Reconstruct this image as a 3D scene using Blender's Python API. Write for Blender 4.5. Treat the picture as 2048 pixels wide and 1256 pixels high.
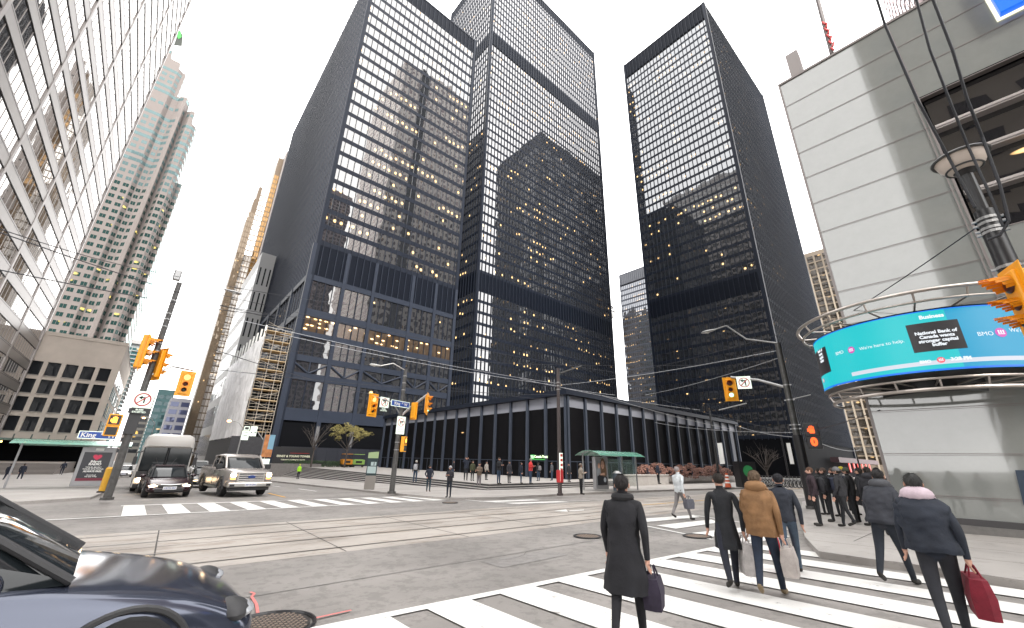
import bpy, math, random
import numpy as np
from mathutils import Vector, Matrix, noise
for o in list(bpy.data.objects): bpy.data.objects.remove(o)
SC = bpy.context.scene; COL = SC.collection
rnd = random.Random(11)
# ---------------------------------------------------------------- camera
# axes: x = west along King Street, y = south along Bay Street, z up
CAM = Vector((0, 0, 1.6)); FPX = 801.7; PIT, ROL, YAW = .3505, .0236, .7146
_F = Vector((math.sin(YAW)*math.cos(PIT), math.cos(YAW)*math.cos(PIT), math.sin(PIT)))
_R = Vector((math.cos(YAW), -math.sin(YAW), 0)); _U = _R.cross(_F)
CR = math.cos(ROL)*_R + math.sin(ROL)*_U; CU = -math.sin(ROL)*_R + math.cos(ROL)*_U
cam = bpy.data.cameras.new('camera'); cam.sensor_width = 36; cam.lens = FPX/2048*36
cam.clip_start = .05; cam.clip_end = 9000
co = bpy.data.objects.new('camera', cam); COL.objects.link(co); SC.camera = co
co.matrix_world = Matrix(((CR.x, CU.x, -_F.x, CAM.x), (CR.y, CU.y, -_F.y, CAM.y), (CR.z, CU.z, -_F.z, CAM.z), (0, 0, 0, 1)))
# ---------------------------------------------------------------- sky, sun, exposure
W = bpy.data.worlds.new('World'); SC.world = W; W.use_nodes = True
nt = W.node_tree; nt.nodes.clear()
sky = nt.nodes.new('ShaderNodeTexSky'); sky.sky_type = 'NISHITA'; sky.sun_disc = False
sky.sun_elevation = math.radians(38); sky.sun_rotation = math.radians(150)
hs = nt.nodes.new('ShaderNodeHueSaturation'); hs.inputs['Saturation'].default_value = .1
mx = nt.nodes.new('ShaderNodeMix'); mx.data_type = 'RGBA'; mx.inputs['Factor'].default_value = .85
mx.inputs[7].default_value = (9.6, 9.45, 9.3, 1)        # high even cloud
bg = nt.nodes.new('ShaderNodeBackground'); bg.inputs['Strength'].default_value = .12
wo = nt.nodes.new('ShaderNodeOutputWorld')
nt.links.new(sky.outputs[0], hs.inputs['Color']); nt.links.new(hs.outputs[0], mx.inputs[6])
nt.links.new(mx.outputs[2], bg.inputs[0]); nt.links.new(bg.outputs[0], wo.inputs[0])
sl = bpy.data.lights.new('sun', 'SUN'); sl.energy = 1.0; sl.angle = math.radians(11); sl.color = (1, .95, .88)
so = bpy.data.objects.new('sun', sl); COL.objects.link(so)
so.rotation_euler = (math.radians(52), 0, math.radians(-30))
SC.view_settings.view_transform = 'Standard'; SC.view_settings.look = 'None'
SC.view_settings.exposure = 2.28; SC.view_settings.gamma = 1
SC.render.engine = 'CYCLES'; SC.cycles.use_denoising = True; SC.cycles.max_bounces = 6
SC.cycles.glossy_bounces = 4; SC.cycles.transparent_max_bounces = 6; SC.cycles.transmission_bounces = 4
SC.cycles.sample_clamp_indirect = 6; SC.cycles.caustics_reflective = False; SC.cycles.caustics_refractive = False
# ---------------------------------------------------------------- geometry of the place
SY, SX = .022, .003
def gz(x, y): return -SY*min(max(y, -60), 200) - SX*min(max(x, -100), 250)
def ray(u, v): return ((u-1024)/FPX)*CR - ((v-628)/FPX)*CU + _F
def G(u, v, up=0.0):                       # ground point
    d = ray(u, v); t = -(1.6-up)/(d.z + SY*d.y + SX*d.x); p = CAM + d*t
    return Vector((p.x, p.y, gz(p.x, p.y)+up))
def PL(u, v, z):                            # point on a level
    d = ray(u, v); return CAM + d*((z-1.6)/d.z)
def AX(u, v, x): d = ray(u, v); return CAM + d*(x/d.x)
def AY(u, v, y): d = ray(u, v); return CAM + d*(y/d.y)
def AN(u, v, n): d = ray(u, v); return CAM + d*(n/math.hypot(d.x, d.y))
def proj(p):
    d = Vector(p)-CAM; w = d.dot(_F)
    if w <= .05: return None
    return (1024+FPX*d.dot(CR)/w, 628-FPX*d.dot(CU)/w)
# ---------------------------------------------------------------- materials
MATS = {}
def mat(name, col, rough=.6, metal=0, var=0.0, scale=3.0, bump=0.0, emit=None, es=1.0, spec=.5, alpha=1, stretch=None, trans=0):
    if name in MATS: return MATS[name]
    m = bpy.data.materials.new(name); m.use_nodes = True; n = m.node_tree; b = n.nodes['Principled BSDF']
    b.inputs['Base Color'].default_value = (*col, 1); b.inputs['Roughness'].default_value = rough
    b.inputs['Metallic'].default_value = metal; b.inputs['Specular IOR Level'].default_value = spec
    b.inputs['Alpha'].default_value = alpha; b.inputs['Transmission Weight'].default_value = trans
    if emit: b.inputs['Emission Color'].default_value = (*emit, 1); b.inputs['Emission Strength'].default_value = es
    if var or bump:
        tc = n.nodes.new('ShaderNodeNewGeometry'); mp = n.nodes.new('ShaderNodeMapping')
        n.links.new(tc.outputs['Position'], mp.inputs['Vector'])
        if stretch: mp.inputs['Scale'].default_value = stretch
        nz = n.nodes.new('ShaderNodeTexNoise'); nz.inputs['Scale'].default_value = scale; nz.inputs['Detail'].default_value = 6
        nz.inputs['Roughness'].default_value = .65
        n.links.new(mp.outputs[0], nz.inputs['Vector'])
        if var:
            r = n.nodes.new('ShaderNodeMapRange'); r.inputs['From Min'].default_value = .3; r.inputs['From Max'].default_value = .7
            r.inputs['To Min'].default_value = 1-var; r.inputs['To Max'].default_value = 1+var
            mm = n.nodes.new('ShaderNodeVectorMath'); mm.operation = 'SCALE'; mm.inputs[0].default_value = col
            n.links.new(nz.outputs['Fac'], r.inputs['Value']); n.links.new(r.outputs[0], mm.inputs['Scale'])
            n.links.new(mm.outputs[0], b.inputs['Base Color'])
        if bump:
            bp = n.nodes.new('ShaderNodeBump'); bp.inputs['Strength'].default_value = bump; bp.inputs['Distance'].default_value = .02
            n.links.new(nz.outputs['Fac'], bp.inputs['Height']); n.links.new(bp.outputs[0], b.inputs['Normal'])
    MATS[name] = m; return m

def glass(name, refl=.45, tint=(1, 1, 1), inner=(.02, .022, .026), mod=1.524, fl=3.6, z0=0, p=.1, warm=(1, .62, .26), es=.9, tilt=.006, wav=.02, rough=.015, shape=(.26, .12), glow=.0, ior=1.6):
    """window pane: mirror-like coating over a dark room with a few ceiling lamps switched on"""
    m = bpy.data.materials.new(name); m.use_nodes = True; t = m.node_tree; t.nodes.clear(); N = t.nodes.new; L = t.links.new
    def M(op, a, b=None, c=None):
        n = N('ShaderNodeMath'); n.operation = op
        for i, q in enumerate((a, b, c)):
            if q is None: continue
            if isinstance(q, (int, float)): n.inputs[i].default_value = q
            else: L(q, n.inputs[i])
        return n.outputs[0]
    g = N('ShaderNodeNewGeometry'); sp = N('ShaderNodeSeparateXYZ'); sn = N('ShaderNodeSeparateXYZ')
    L(g.outputs['Position'], sp.inputs[0]); L(g.outputs['True Normal'], sn.inputs[0])
    ax = M('ABSOLUTE', sn.outputs[0]); ay = M('ABSOLUTE', sn.outputs[1])
    h = M('DIVIDE', M('ADD', M('MULTIPLY', sp.outputs[0], ay), M('MULTIPLY', sp.outputs[1], ax)), mod)
    z = M('DIVIDE', M('SUBTRACT', sp.outputs[2], z0), fl)
    ch, cz = M('FLOOR', h), M('FLOOR', z); fh, fz = M('FRACT', h), M('FRACT', z)
    cb = N('ShaderNodeCombineXYZ'); L(ch, cb.inputs[0]); L(cz, cb.inputs[1]); L(M('MULTIPLY', ax, 7.3), cb.inputs[2])
    wn = N('ShaderNodeTexWhiteNoise'); wn.noise_dimensions = '3D'; L(cb.outputs[0], wn.inputs['Vector'])
    cb2 = N('ShaderNodeCombineXYZ'); L(M('FLOOR', M('DIVIDE', h, 6)), cb2.inputs[0]); L(cz, cb2.inputs[1]); L(ax, cb2.inputs[2])
    wr = N('ShaderNodeTexWhiteNoise'); wr.noise_dimensions = '3D'; L(cb2.outputs[0], wr.inputs['Vector'])
    thr = M('ADD', p*.35, M('MULTIPLY', M('GREATER_THAN', wr.outputs['Value'], .78), p*3.2))
    on = M('LESS_THAN', wn.outputs['Value'], thr)
    sc_ = N('ShaderNodeSeparateColor'); L(wn.outputs['Color'], sc_.inputs[0])
    dx = M('DIVIDE', M('SUBTRACT', fh, M('ADD', .3, M('MULTIPLY', sc_.outputs[1], .4))), shape[0])
    dz = M('DIVIDE', M('SUBTRACT', fz, M('ADD', .5, M('MULTIPLY', sc_.outputs[2], .25))), shape[1])
    r2 = M('ADD', M('MULTIPLY', dx, dx), M('MULTIPLY', dz, dz))
    lamp = M('MULTIPLY', M('MAXIMUM', M('SUBTRACT', 1.0, r2), 0), on)
    e = M('ADD', M('MULTIPLY', M('POWER', lamp, .7), es), M('MULTIPLY', on, glow))
    pr = N('ShaderNodeBsdfPrincipled'); pr.inputs['Base Color'].default_value = (*inner, 1); pr.inputs['Roughness'].default_value = .6; pr.inputs['Specular IOR Level'].default_value = .03
    pr.inputs['Emission Color'].default_value = (*warm, 1); L(e, pr.inputs['Emission Strength'])
    gl = N('ShaderNodeBsdfGlossy'); gl.inputs['Color'].default_value = (*tint, 1); gl.inputs['Roughness'].default_value = rough
    # every pane sits slightly out of true
    vs = N('ShaderNodeVectorMath'); vs.operation = 'SUBTRACT'; L(wn.outputs['Color'], vs.inputs[0]); vs.inputs[1].default_value = (.5, .5, .5)
    vm = N('ShaderNodeVectorMath'); vm.operation = 'SCALE'; L(vs.outputs[0], vm.inputs[0]); vm.inputs['Scale'].default_value = tilt*2
    nz = N('ShaderNodeTexNoise'); nz.inputs['Scale'].default_value = .55; nz.inputs['Detail'].default_value = 1; L(g.outputs['Position'], nz.inputs['Vector'])
    v2 = N('ShaderNodeVectorMath'); v2.operation = 'SUBTRACT'; L(nz.outputs['Color'], v2.inputs[0]); v2.inputs[1].default_value = (.5, .5, .5)
    v3 = N('ShaderNodeVectorMath'); v3.operation = 'SCALE'; L(v2.outputs[0], v3.inputs[0]); v3.inputs['Scale'].default_value = wav
    va = N('ShaderNodeVectorMath'); L(vm.outputs[0], va.inputs[0]); L(v3.outputs[0], va.inputs[1])
    vb = N('ShaderNodeVectorMath'); L(va.outputs[0], vb.inputs[0]); L(g.outputs['True Normal'], vb.inputs[1])
    vn = N('ShaderNodeVectorMath'); vn.operation = 'NORMALIZE'; L(vb.outputs[0], vn.inputs[0]); L(vn.outputs[0], gl.inputs['Normal'])
    fr = N('ShaderNodeFresnel'); fr.inputs['IOR'].default_value = ior
    fac = M('MINIMUM', M('ADD', refl, M('MULTIPLY', fr.outputs[0], 1-refl)), .97)
    ms = N('ShaderNodeMixShader'); L(fac, ms.inputs[0]); L(pr.outputs[0], ms.inputs[1]); L(gl.outputs[0], ms.inputs[2])
    o = N('ShaderNodeOutputMaterial'); L(ms.outputs[0], o.inputs[0]); MATS[name] = m; return m

def worn(name, top, under, amount=.5, scale=7, streak=(1, 1, 1), big=.25):
    """a coat worn through to what lies under it, with broad stains"""
    m = mat(name, top, .8); n = m.node_tree; b = n.nodes['Principled BSDF']; g = n.nodes.new('ShaderNodeNewGeometry'); mp = n.nodes.new('ShaderNodeMapping'); mp.inputs['Scale'].default_value = streak
    n.links.new(g.outputs['Position'], mp.inputs[0]); z = n.nodes.new('ShaderNodeTexNoise'); z.inputs['Scale'].default_value = scale; z.inputs['Detail'].default_value = 9; z.inputs['Roughness'].default_value = .75; n.links.new(mp.outputs[0], z.inputs['Vector'])
    r = n.nodes.new('ShaderNodeMapRange'); r.inputs['From Min'].default_value = amount; r.inputs['From Max'].default_value = amount+.06; n.links.new(z.outputs['Fac'], r.inputs['Value'])
    z2 = n.nodes.new('ShaderNodeTexNoise'); z2.inputs['Scale'].default_value = .45; z2.inputs['Detail'].default_value = 5; n.links.new(g.outputs['Position'], z2.inputs['Vector'])
    r2 = n.nodes.new('ShaderNodeMapRange'); r2.inputs['From Min'].default_value = .35; r2.inputs['From Max'].default_value = .65; r2.inputs['To Min'].default_value = 1-big; r2.inputs['To Max'].default_value = 1+big*.4; n.links.new(z2.outputs['Fac'], r2.inputs['Value'])
    x = n.nodes.new('ShaderNodeMix'); x.data_type = 'RGBA'; x.inputs[6].default_value = (*top, 1); x.inputs[7].default_value = (*under, 1); n.links.new(r.outputs[0], x.inputs[0])
    v = n.nodes.new('ShaderNodeVectorMath'); v.operation = 'SCALE'; n.links.new(x.outputs[2], v.inputs[0]); n.links.new(r2.outputs[0], v.inputs['Scale']); n.links.new(v.outputs[0], b.inputs['Base Color'])
    z3 = n.nodes.new('ShaderNodeTexNoise'); z3.inputs['Scale'].default_value = 60; n.links.new(g.outputs['Position'], z3.inputs['Vector']); bp = n.nodes.new('ShaderNodeBump'); bp.inputs['Strength'].default_value = .35; bp.inputs['Distance'].default_value = .01; n.links.new(z3.outputs['Fac'], bp.inputs['Height']); n.links.new(bp.outputs[0], b.inputs['Normal']); return m
def emis(name, col, s): return mat(name, (.01, .01, .01), .5, emit=col, es=s*.6)
# ---------------------------------------------------------------- mesh building
class MB:
    def __init__(s): s.v = []; s.f = []; s.mi = []
    def add(s, vs, fs, mi=0):
        n = len(s.v); s.v += [tuple(q) for q in vs]; s.f += [tuple(i+n for i in f) for f in fs]; s.mi += [mi]*len(fs)
    def quad(s, a, b, c, d, mi=0): s.add((a, b, c, d), ((0, 1, 2, 3),), mi)
    def poly(s, pts, mi=0): s.add(pts, (tuple(range(len(pts))),), mi)
    def box(s, x0, x1, y0, y1, z0, z1, mi=0):
        if x0 > x1: x0, x1 = x1, x0
        if y0 > y1: y0, y1 = y1, y0
        if z0 > z1: z0, z1 = z1, z0
        s.add([(x0, y0, z0), (x1, y0, z0), (x1, y1, z0), (x0, y1, z0), (x0, y0, z1), (x1, y0, z1), (x1, y1, z1), (x0, y1, z1)],
              [(0, 3, 2, 1), (4, 5, 6, 7), (0, 1, 5, 4), (1, 2, 6, 5), (2, 3, 7, 6), (3, 0, 4, 7)], mi)
    def obox(s, c, sx, sy, sz, m=None, mi=0):
        k = MB(); k.box(-sx/2, sx/2, -sy/2, sy/2, -sz/2, sz/2); c = Vector(c)
        s.add([(m @ Vector(q) if m else Vector(q))+c for q in k.v], k.f, mi)
    def prism(s, pts, z0, z1, mi=0):       # pts ccw from above; z0/z1 may be callables
        n = len(pts); f0 = z0 if callable(z0) else (lambda x, y: z0); f1 = z1 if callable(z1) else (lambda x, y: z1)
        vs = [(x, y, f0(x, y)) for x, y in pts] + [(x, y, f1(x, y)) for x, y in pts]
        s.add(vs, [tuple(range(n-1, -1, -1)), tuple(range(n, 2*n))] + [(i, (i+1) % n, n+(i+1) % n, n+i) for i in range(n)], mi)
    def tube(s, pts, r, seg=8, cap=True, mi=0):
        pts = [Vector(p) for p in pts]; rs = r if isinstance(r, (list, tuple)) else [r]*len(pts); rings = []; up = Vector((0, 0, 1)); prev = None
        for i, p in enumerate(pts):
            d = (pts[min(i+1, len(pts)-1)]-pts[max(i-1, 0)]).normalized()
            a = (prev - d*prev.dot(d)) if prev is not None else d.cross(up if abs(d.z) < .95 else Vector((1, 0, 0)))
            if a.length < 1e-6: a = d.orthogonal()
            a.normalize(); prev = a; b = d.cross(a)
            rings.append([p + (a*math.cos(2*math.pi*k/seg) + b*math.sin(2*math.pi*k/seg))*rs[i] for k in range(seg)])
        s.loft(rings, cap, mi)
    def loft(s, rings, cap=True, mi=0):
        n = len(rings[0]); vs = [q for r in rings for q in r]; fs = []
        for i in range(len(rings)-1):
            for k in range(n): fs.append((i*n+k, i*n+(k+1) % n, (i+1)*n+(k+1) % n, (i+1)*n+k))
        if cap: fs.append(tuple(range(n-1, -1, -1))); fs.append(tuple((len(rings)-1)*n+k for k in range(n)))
        s.add(vs, fs, mi)
    def cyl(s, c, r, z0, z1, seg=16, mi=0): s.tube([(c[0], c[1], z0), (c[0], c[1], z1)], r, seg, mi=mi)
    def ball(s, c, rx, ry=None, rz=None, seg=12, rng=8, mi=0):
        ry = ry or rx; rz = rz or rx; vs = []; fs = []
        for i in range(rng+1):
            a = math.pi*i/rng
            for k in range(seg):
                b = 2*math.pi*k/seg; vs.append((c[0]+rx*math.sin(a)*math.cos(b), c[1]+ry*math.sin(a)*math.sin(b), c[2]+rz*math.cos(a)))
        for i in range(rng):
            for k in range(seg): fs.append((i*seg+k, (i+1)*seg+k, (i+1)*seg+(k+1) % seg, i*seg+(k+1) % seg))
        s.add(vs, fs, mi)
def mkmesh(name, mb, mats, smooth=False):
    me = bpy.data.meshes.new(name); me.from_pydata(mb.v, [], mb.f); me.update()
    for m in (mats if isinstance(mats, (list, tuple)) else [mats]): me.materials.append(m)
    if any(mb.mi): me.polygons.foreach_set('material_index', mb.mi)
    if smooth:
        me.polygons.foreach_set('use_smooth', [True]*len(me.polygons))
        if hasattr(me, 'set_sharp_from_angle'): me.set_sharp_from_angle(angle=math.radians(38))
    return me
def O(name, mb, mats, parent=None, world=True, smooth=False, bevel=0, **tags):
    if parent is not None and world:
        l = Vector((0, 0, 0)); q = parent
        while q is not None: l = l + q.location; q = q.parent
        mb.v = [(a-l[0], b-l[1], c-l[2]) for a, b, c in mb.v]
    o = bpy.data.objects.new(name, mkmesh(name, mb, mats, smooth)); COL.objects.link(o); o.parent = parent
    if bevel:
        b = o.modifiers.new('b', 'BEVEL'); b.width = bevel; b.segments = 2; b.limit_method = 'ANGLE'
    for k, v in tags.items(): o[k] = v
    return o
def T(name, label, cat, loc, rz=0, group=None, scale=1):
    o = bpy.data.objects.new(name, None); COL.objects.link(o); o.location = loc; o.rotation_euler = (0, 0, rz); o.empty_display_size = .1
    o.scale = (scale,)*3
    o['label'] = label; o['category'] = cat
    if group: o['group'] = group
    return o
def W1(name, mb, mats, label, cat, group=None, smooth=False, bevel=0, org=None):   # a thing that is one mesh, origin at its base
    v = np.array(mb.v); c = org or ((v[:, 0].min()+v[:, 0].max())/2, (v[:, 1].min()+v[:, 1].max())/2, v[:, 2].min())
    mb.v = [(a-c[0], b-c[1], d-c[2]) for a, b, d in mb.v]
    o = bpy.data.objects.new(name, mkmesh(name, mb, mats, smooth)); COL.objects.link(o); o.location = c
    if bevel:
        b = o.modifiers.new('b', 'BEVEL'); b.width = bevel; b.segments = 2; b.limit_method = 'ANGLE'
    o['label'] = label; o['category'] = cat
    if group: o['group'] = group
    return o
def ST(name, mb, m, kind='structure'):
    o = O(name, mb, m); o['kind'] = kind; return o
def basis(r, u): r = Vector(r).normalized(); u = Vector(u).normalized(); n = r.cross(u); return Matrix(((r.x, u.x, n.x), (r.y, u.y, n.y), (r.z, u.z, n.z)))
NORTH = basis((1, 0, 0), (0, 0, 1)); EAST = basis((0, -1, 0), (0, 0, 1))      # faces towards north / east
def textmb(s, size, ext=.004, bold=0, align='CENTER', space=1.0):
    c = bpy.data.curves.new('t', 'FONT'); c.body = s; c.size = size; c.extrude = ext; c.offset = bold; c.align_x = align; c.align_y = 'CENTER'
    c.space_line = space; c.resolution_u = 3
    o = bpy.data.objects.new('t', c); COL.objects.link(o); dg = bpy.context.evaluated_depsgraph_get(); dg.update()
    me = bpy.data.meshes.new_from_object(o.evaluated_get(dg)); mb = MB(); mb.add([v.co[:] for v in me.vertices], [tuple(p.vertices) for p in me.polygons])
    bpy.data.objects.remove(o); bpy.data.curves.remove(c); bpy.data.meshes.remove(me); return mb
def place(mb, m, c): c = Vector(c); mb.v = [tuple(m @ Vector(q) + c) for q in mb.v]; return mb
def join(a, b, mi=0): a.add(b.v, b.f, mi); return a

# ---------------------------------------------------------------- shared materials
steel = mat('dark_painted_steel', (.011, .0145, .024), .5, var=.12, scale=.4, spec=.12)
mullm = mat('mullion_steel', (.014, .018, .028), .5, spec=.15)
steel2 = mat('grey_painted_steel', (.04, .046, .062), .5, var=.08, scale=.5, spec=.2)
louver = mat('dark_louvre', (.0045, .0065, .012), .6, var=.2, scale=1.5, stretch=(1, 1, 6), spec=.08)
core = mat('dark_core', (.005, .0055, .007), .8, spec=.05)
black = mat('black_paint', (.012, .012, .014), .4); chrome = mat('brushed_metal', (.55, .54, .52), .28, 1)
galv = mat('galvanised_steel', (.3, .3, .3), .4, .6); polem = mat('weathered_pole', (.07, .068, .066), .5, .2, var=.35, scale=6)
white = mat('white_paint', (.75, .75, .73), .5); yel = mat('signal_yellow', (.85, .36, .012), .42); red = mat('red_paint', (.45, .02, .025), .45)
# ================================================================ ground
asphalt = worn('asphalt', (.215, .2, .188), (.172, .16, .15), .5, 4, big=.22)
conc = worn('track_concrete', (.33, .3, .272), (.265, .23, .2), .52, 1.3, (.5, 1.4, 1), .2)
pave = worn('pavement', (.32, .3, .283), (.27, .253, .24), .55, 3, big=.15)
granite = mat('plaza_granite', (.33, .31, .295), .7, var=.12, scale=2.5)
paint = worn('road_paint', (.62, .61, .59), (.2, .19, .18), .6, 5, (1, .5, 1), .1)
yline = mat('yellow_road_paint', (.55, .3, .05), .7, var=.15, scale=8)
earth = mat('far_ground', (.14, .135, .13), .9, var=.2, scale=.05)
mb = MB(); xs = [-3000, -100, 250, 4000]; ys = [-3000, -60, 200, 5000]
for i in range(3):
    for j in range(3):
        q = [(xs[i], ys[j]), (xs[i+1], ys[j]), (xs[i+1], ys[j+1]), (xs[i], ys[j+1])]
        mb.poly([(x, y, gz(x, y)-.012) for x, y in q])
ST('ground', mb, earth)
def sheet(mb, pts, up): mb.poly([(p[0], p[1], gz(p[0], p[1])+up) for p in pts])
def ccw(p): a = sum(p[i][0]*p[(i+1) % len(p)][1]-p[(i+1) % len(p)][0]*p[i][1] for i in range(len(p))); return p if a > 0 else p[::-1]
mb = MB(); sheet(mb, [(-60, -8), (240, -8), (240, 30), (-60, 30)], 0); sheet(mb, [(-2.5, 30.01), (16, 30.01), (16, 199), (-2.5, 199)], 0)
ST('road', mb, asphalt)
def slab(name, pts, h, m):
    pts = ccw(pts); mb = MB(); mb.prism(pts, lambda x, y: gz(x, y)-.3, lambda x, y: gz(x, y)+h); return ST(name, mb, m)
# streetcar track bed across the junction
ya, yb = G(1000, 1067.2).y, G(1000, 1015.4).y
mb = MB(); sheet(mb, [(-60, ya), (240, ya), (240, yb), (-60, yb)], .004); ST('track_bed', mb, conc)
joint = mat('slab_joint', (.045, .04, .037), .9)
mb = MB()
for k in range(-18, 60):
    x = k*3.05+.6; sheet(mb, [(x, ya+.02), (x+.025, ya+.02), (x+.02+.3, yb-.02), (x+.3-.005, yb-.02)], .008)
sheet(mb, [(-60, (ya+yb)/2-.01), (240, (ya+yb)/2-.01), (240, (ya+yb)/2+.012), (-60, (ya+yb)/2+.012)], .008)
ST('slab_joints', mb, joint)
railm = mat('rail_steel', (.14, .13, .12), .4, .7)
mb = MB()
for f in (.09, .335, .63, .9):
    y = ya+(yb-ya)*f; sheet(mb, [(-60, y-.035), (240, y-.035), (240, y+.035), (-60, y+.035)], .012)
ST('streetcar_rails', mb, railm)
# pavements
curbW = [G(*p) for p in ((544, 964), (800, 992), (850, 997), (900, 1001), (1000, 999), (1180, 989), (1300, 984), (1481, 978))]
p = [(q.x, q.y) for q in curbW]; slab('pavement_by_plaza', [(p[0][0], 190)]+p+[(230, p[-1][1]), (230, 190)], .13, pave)
mb = MB()                                                   # granite kerb stones, a shade paler
for a, b in zip(p[:-1], p[1:]):
    d = Vector((b[0]-a[0], b[1]-a[1])).normalized(); n = Vector((-d.y, d.x))*.3
    if n.y < 0 and n.x < 0: n = -n
    sheet(mb, [a, b, (b[0]+n.x, b[1]+n.y), (a[0]+n.x, a[1]+n.y)], .135)
ST('kerb_stones', mb, granite)
crv = [G(*q) for q in ((1606, 1008), (1600, 1040), (1612, 1085), (1640, 1117), (1740, 1133), (1830, 1145), (2047, 1180))]
p2_ = [(q.x, q.y) for q in crv]; slab('pavement_by_bank', [(230, p2_[0][1])]+p2_+[(p2_[-1][0], -40), (230, -40)], .13, pave)
mb = MB()
for k in range(24):
    x = 12.2+k*1.6; sheet(mb, [(x, -8), (x+.02, -8), (x+.02, 4.2), (x, 4.2)], .134)
for y in (-.4, 1.1, 2.6): sheet(mb, [(12.8, y), (50, y), (50, y+.02), (12.8, y+.02)], .134)
for k in range(40):
    x = 14.4+k*1.8; sheet(mb, [(x, 26 if x < 19 else 22.2), (x+.02, 26 if x < 19 else 22.2), (x+.02, 27), (x, 27)], .134)
ST('paving_joints', mb, joint)
slab('pavement_by_tower', [(-60, 27.5), (-3.2, 27.5), (-1.2, 29.5), (-1.0, 33), (-1.0, 190), (-60, 190)], .13, pave)
# plaza and its steps
def ell(o, x1=34, y1=74): return [(20.7-o, 26.1-o), (x1+o*0, 26.1-o), (x1, 32), (27, 32), (27, y1), (20.7-o, y1)]
mb = MB(); mb.prism(ccw([(20.7, 26.1), (80.4, 26.1), (80.4, 86), (20.7, 86)]), -4, -.12); ST('plaza', mb, granite)
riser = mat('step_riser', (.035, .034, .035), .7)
mb = MB(); mr = MB()
for k in range(1, 9):
    o = .36*k; z = -.12-.15*k
    mb.prism(ccw([(20.7-o, 26.1-o), (46-o*1.2, 26.1-o), (46, 26.05), (20.65, 26.05), (20.65, 84), (20.7-o, 84)]), -4, z)
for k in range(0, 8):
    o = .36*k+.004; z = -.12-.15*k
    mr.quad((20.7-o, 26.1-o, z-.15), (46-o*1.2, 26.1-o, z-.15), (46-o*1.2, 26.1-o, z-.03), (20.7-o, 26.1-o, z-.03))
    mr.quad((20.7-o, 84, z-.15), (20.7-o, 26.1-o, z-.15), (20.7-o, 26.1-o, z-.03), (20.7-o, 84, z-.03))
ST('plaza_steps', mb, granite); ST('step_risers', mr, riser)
mb = MB()
for k in range(20): x = 20.8+3.05*k; mb.quad((x, 26.2, -.116), (x+.02, 26.2, -.116), (x+.02, 86, -.116), (x, 86, -.116))
for k in range(20): y = 26.2+3.05*k; mb.quad((20.8, y, -.112), (80, y, -.112), (80, y+.02, -.112), (20.8, y+.02, -.112))
ST('plaza_joints', mb, joint)
# ---------------------------------------------------------------- painted markings
def seg(mb, a, b, w, up=.016):
    a, b = Vector((a[0], a[1])), Vector((b[0], b[1])); d = (b-a).normalized(); n = Vector((-d.y, d.x))*w/2
    sheet(mb, [a-n, b-n, b+n, a+n], up)
mb = MB()
la, lb = G(659, 1256), G(1432, 1096.7); yl = lambda x: la.y+(lb.y-la.y)*(x-la.x)/(lb.x-la.x)
seg(mb, (-6, yl(-6)), (12.2, yl(12.2)), .16); seg(mb, (-6, yl(-6)-4.75), (11.9, yl(11.9)-4.75), .16)
xa = G(659, 1256).x; xb = G(840.4, 1214).x; pit = xb-xa; wd = G(925.3, 1195).x-xb
for k in range(-5, 12):
    x = xa+pit*k
    if x+wd > 12.3: break
    sheet(mb, [(x, yl(x)-4.68), (x+wd, yl(x+wd)-4.68), (x+wd, yl(x+wd)-.07), (x, yl(x)-.07)], .016)
c0, c1 = G(242, 1033.5), G(800, 1005); f0, f1 = G(240, 1012.5), G(800, 993.5)
def ln(a, b): return lambda x: a.y+(b.y-a.y)*(x-a.x)/(b.x-a.x)
yn, yf = ln(c0, c1), ln(f0, f1)
seg(mb, (-3, yn(-3)), (14.4, yn(14.4)), .2); seg(mb, (0, yf(0)), (5.6, yf(5.6)), .32); seg(mb, (5.6, yf(5.6)), (13, yf(13)), .12)
x0s = [G(u, 1033-(u-242)*.0505).x for u in (242, 333, 421, 498, 568, 628, 687, 738, 783)]; w0 = G(295, 1031).x-G(242, 1033).x
pit2 = (x0s[-1]-x0s[0])/8
for k in range(11):
    x = x0s[0]+pit2*k
    sheet(mb, [(x, yn(x)+.1), (x+pit2*.53, yn(x+pit2*.53)+.1), (x+pit2*.53, yf(x)-.1), (x, yf(x)-.1)], .016)
def pxpoly(mb, pts, up=.016): sheet(mb, [(q.x, q.y) for q in (G(*p) for p in pts)], up)
for P_ in (((1236, 1042), (1384, 1031), (1400, 1035), (1278, 1046.5)), ((1313, 1052), (1423, 1040), (1438, 1046), (1352, 1058.5)), ((1384, 1067), (1485, 1056), (1504, 1062), (1426, 1074.6)), ((1455, 1081), (1560, 1068), (1580, 1074), (1500, 1088)),
           ((956, 1003.2), (1064, 999.5), (1080, 1001), (985, 1005)), ((1005, 1006.6), (1117, 1003), (1140, 1004.5), (1040, 1008.2))): pxpoly(mb, P_[::-1])
seg(mb, G(1236, 1041.5), G(1425, 1080), .12); seg(mb, G(1384, 1030.6), G(1590, 1062), .12); seg(mb, G(913.5, 999), G(1040, 1009), .14); seg(mb, G(1000, 998), G(1180, 1002), .12)
for P_ in (((1108, 1023), (1132, 1019), (1136, 1024.5)), ((1139, 1022), (1168, 1020), (1168, 1021.6), (1139, 1023.6)), ((1225, 1030), (1265, 1025), (1266, 1026.4), (1230, 1031.5))): pxpoly(mb, P_[::-1])
seg(mb, G(597, 978), G(633, 983), .16); seg(mb, G(543, 972), G(560, 974), .16)
O('road_markings', mb, paint)['kind'] = 'structure'
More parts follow.
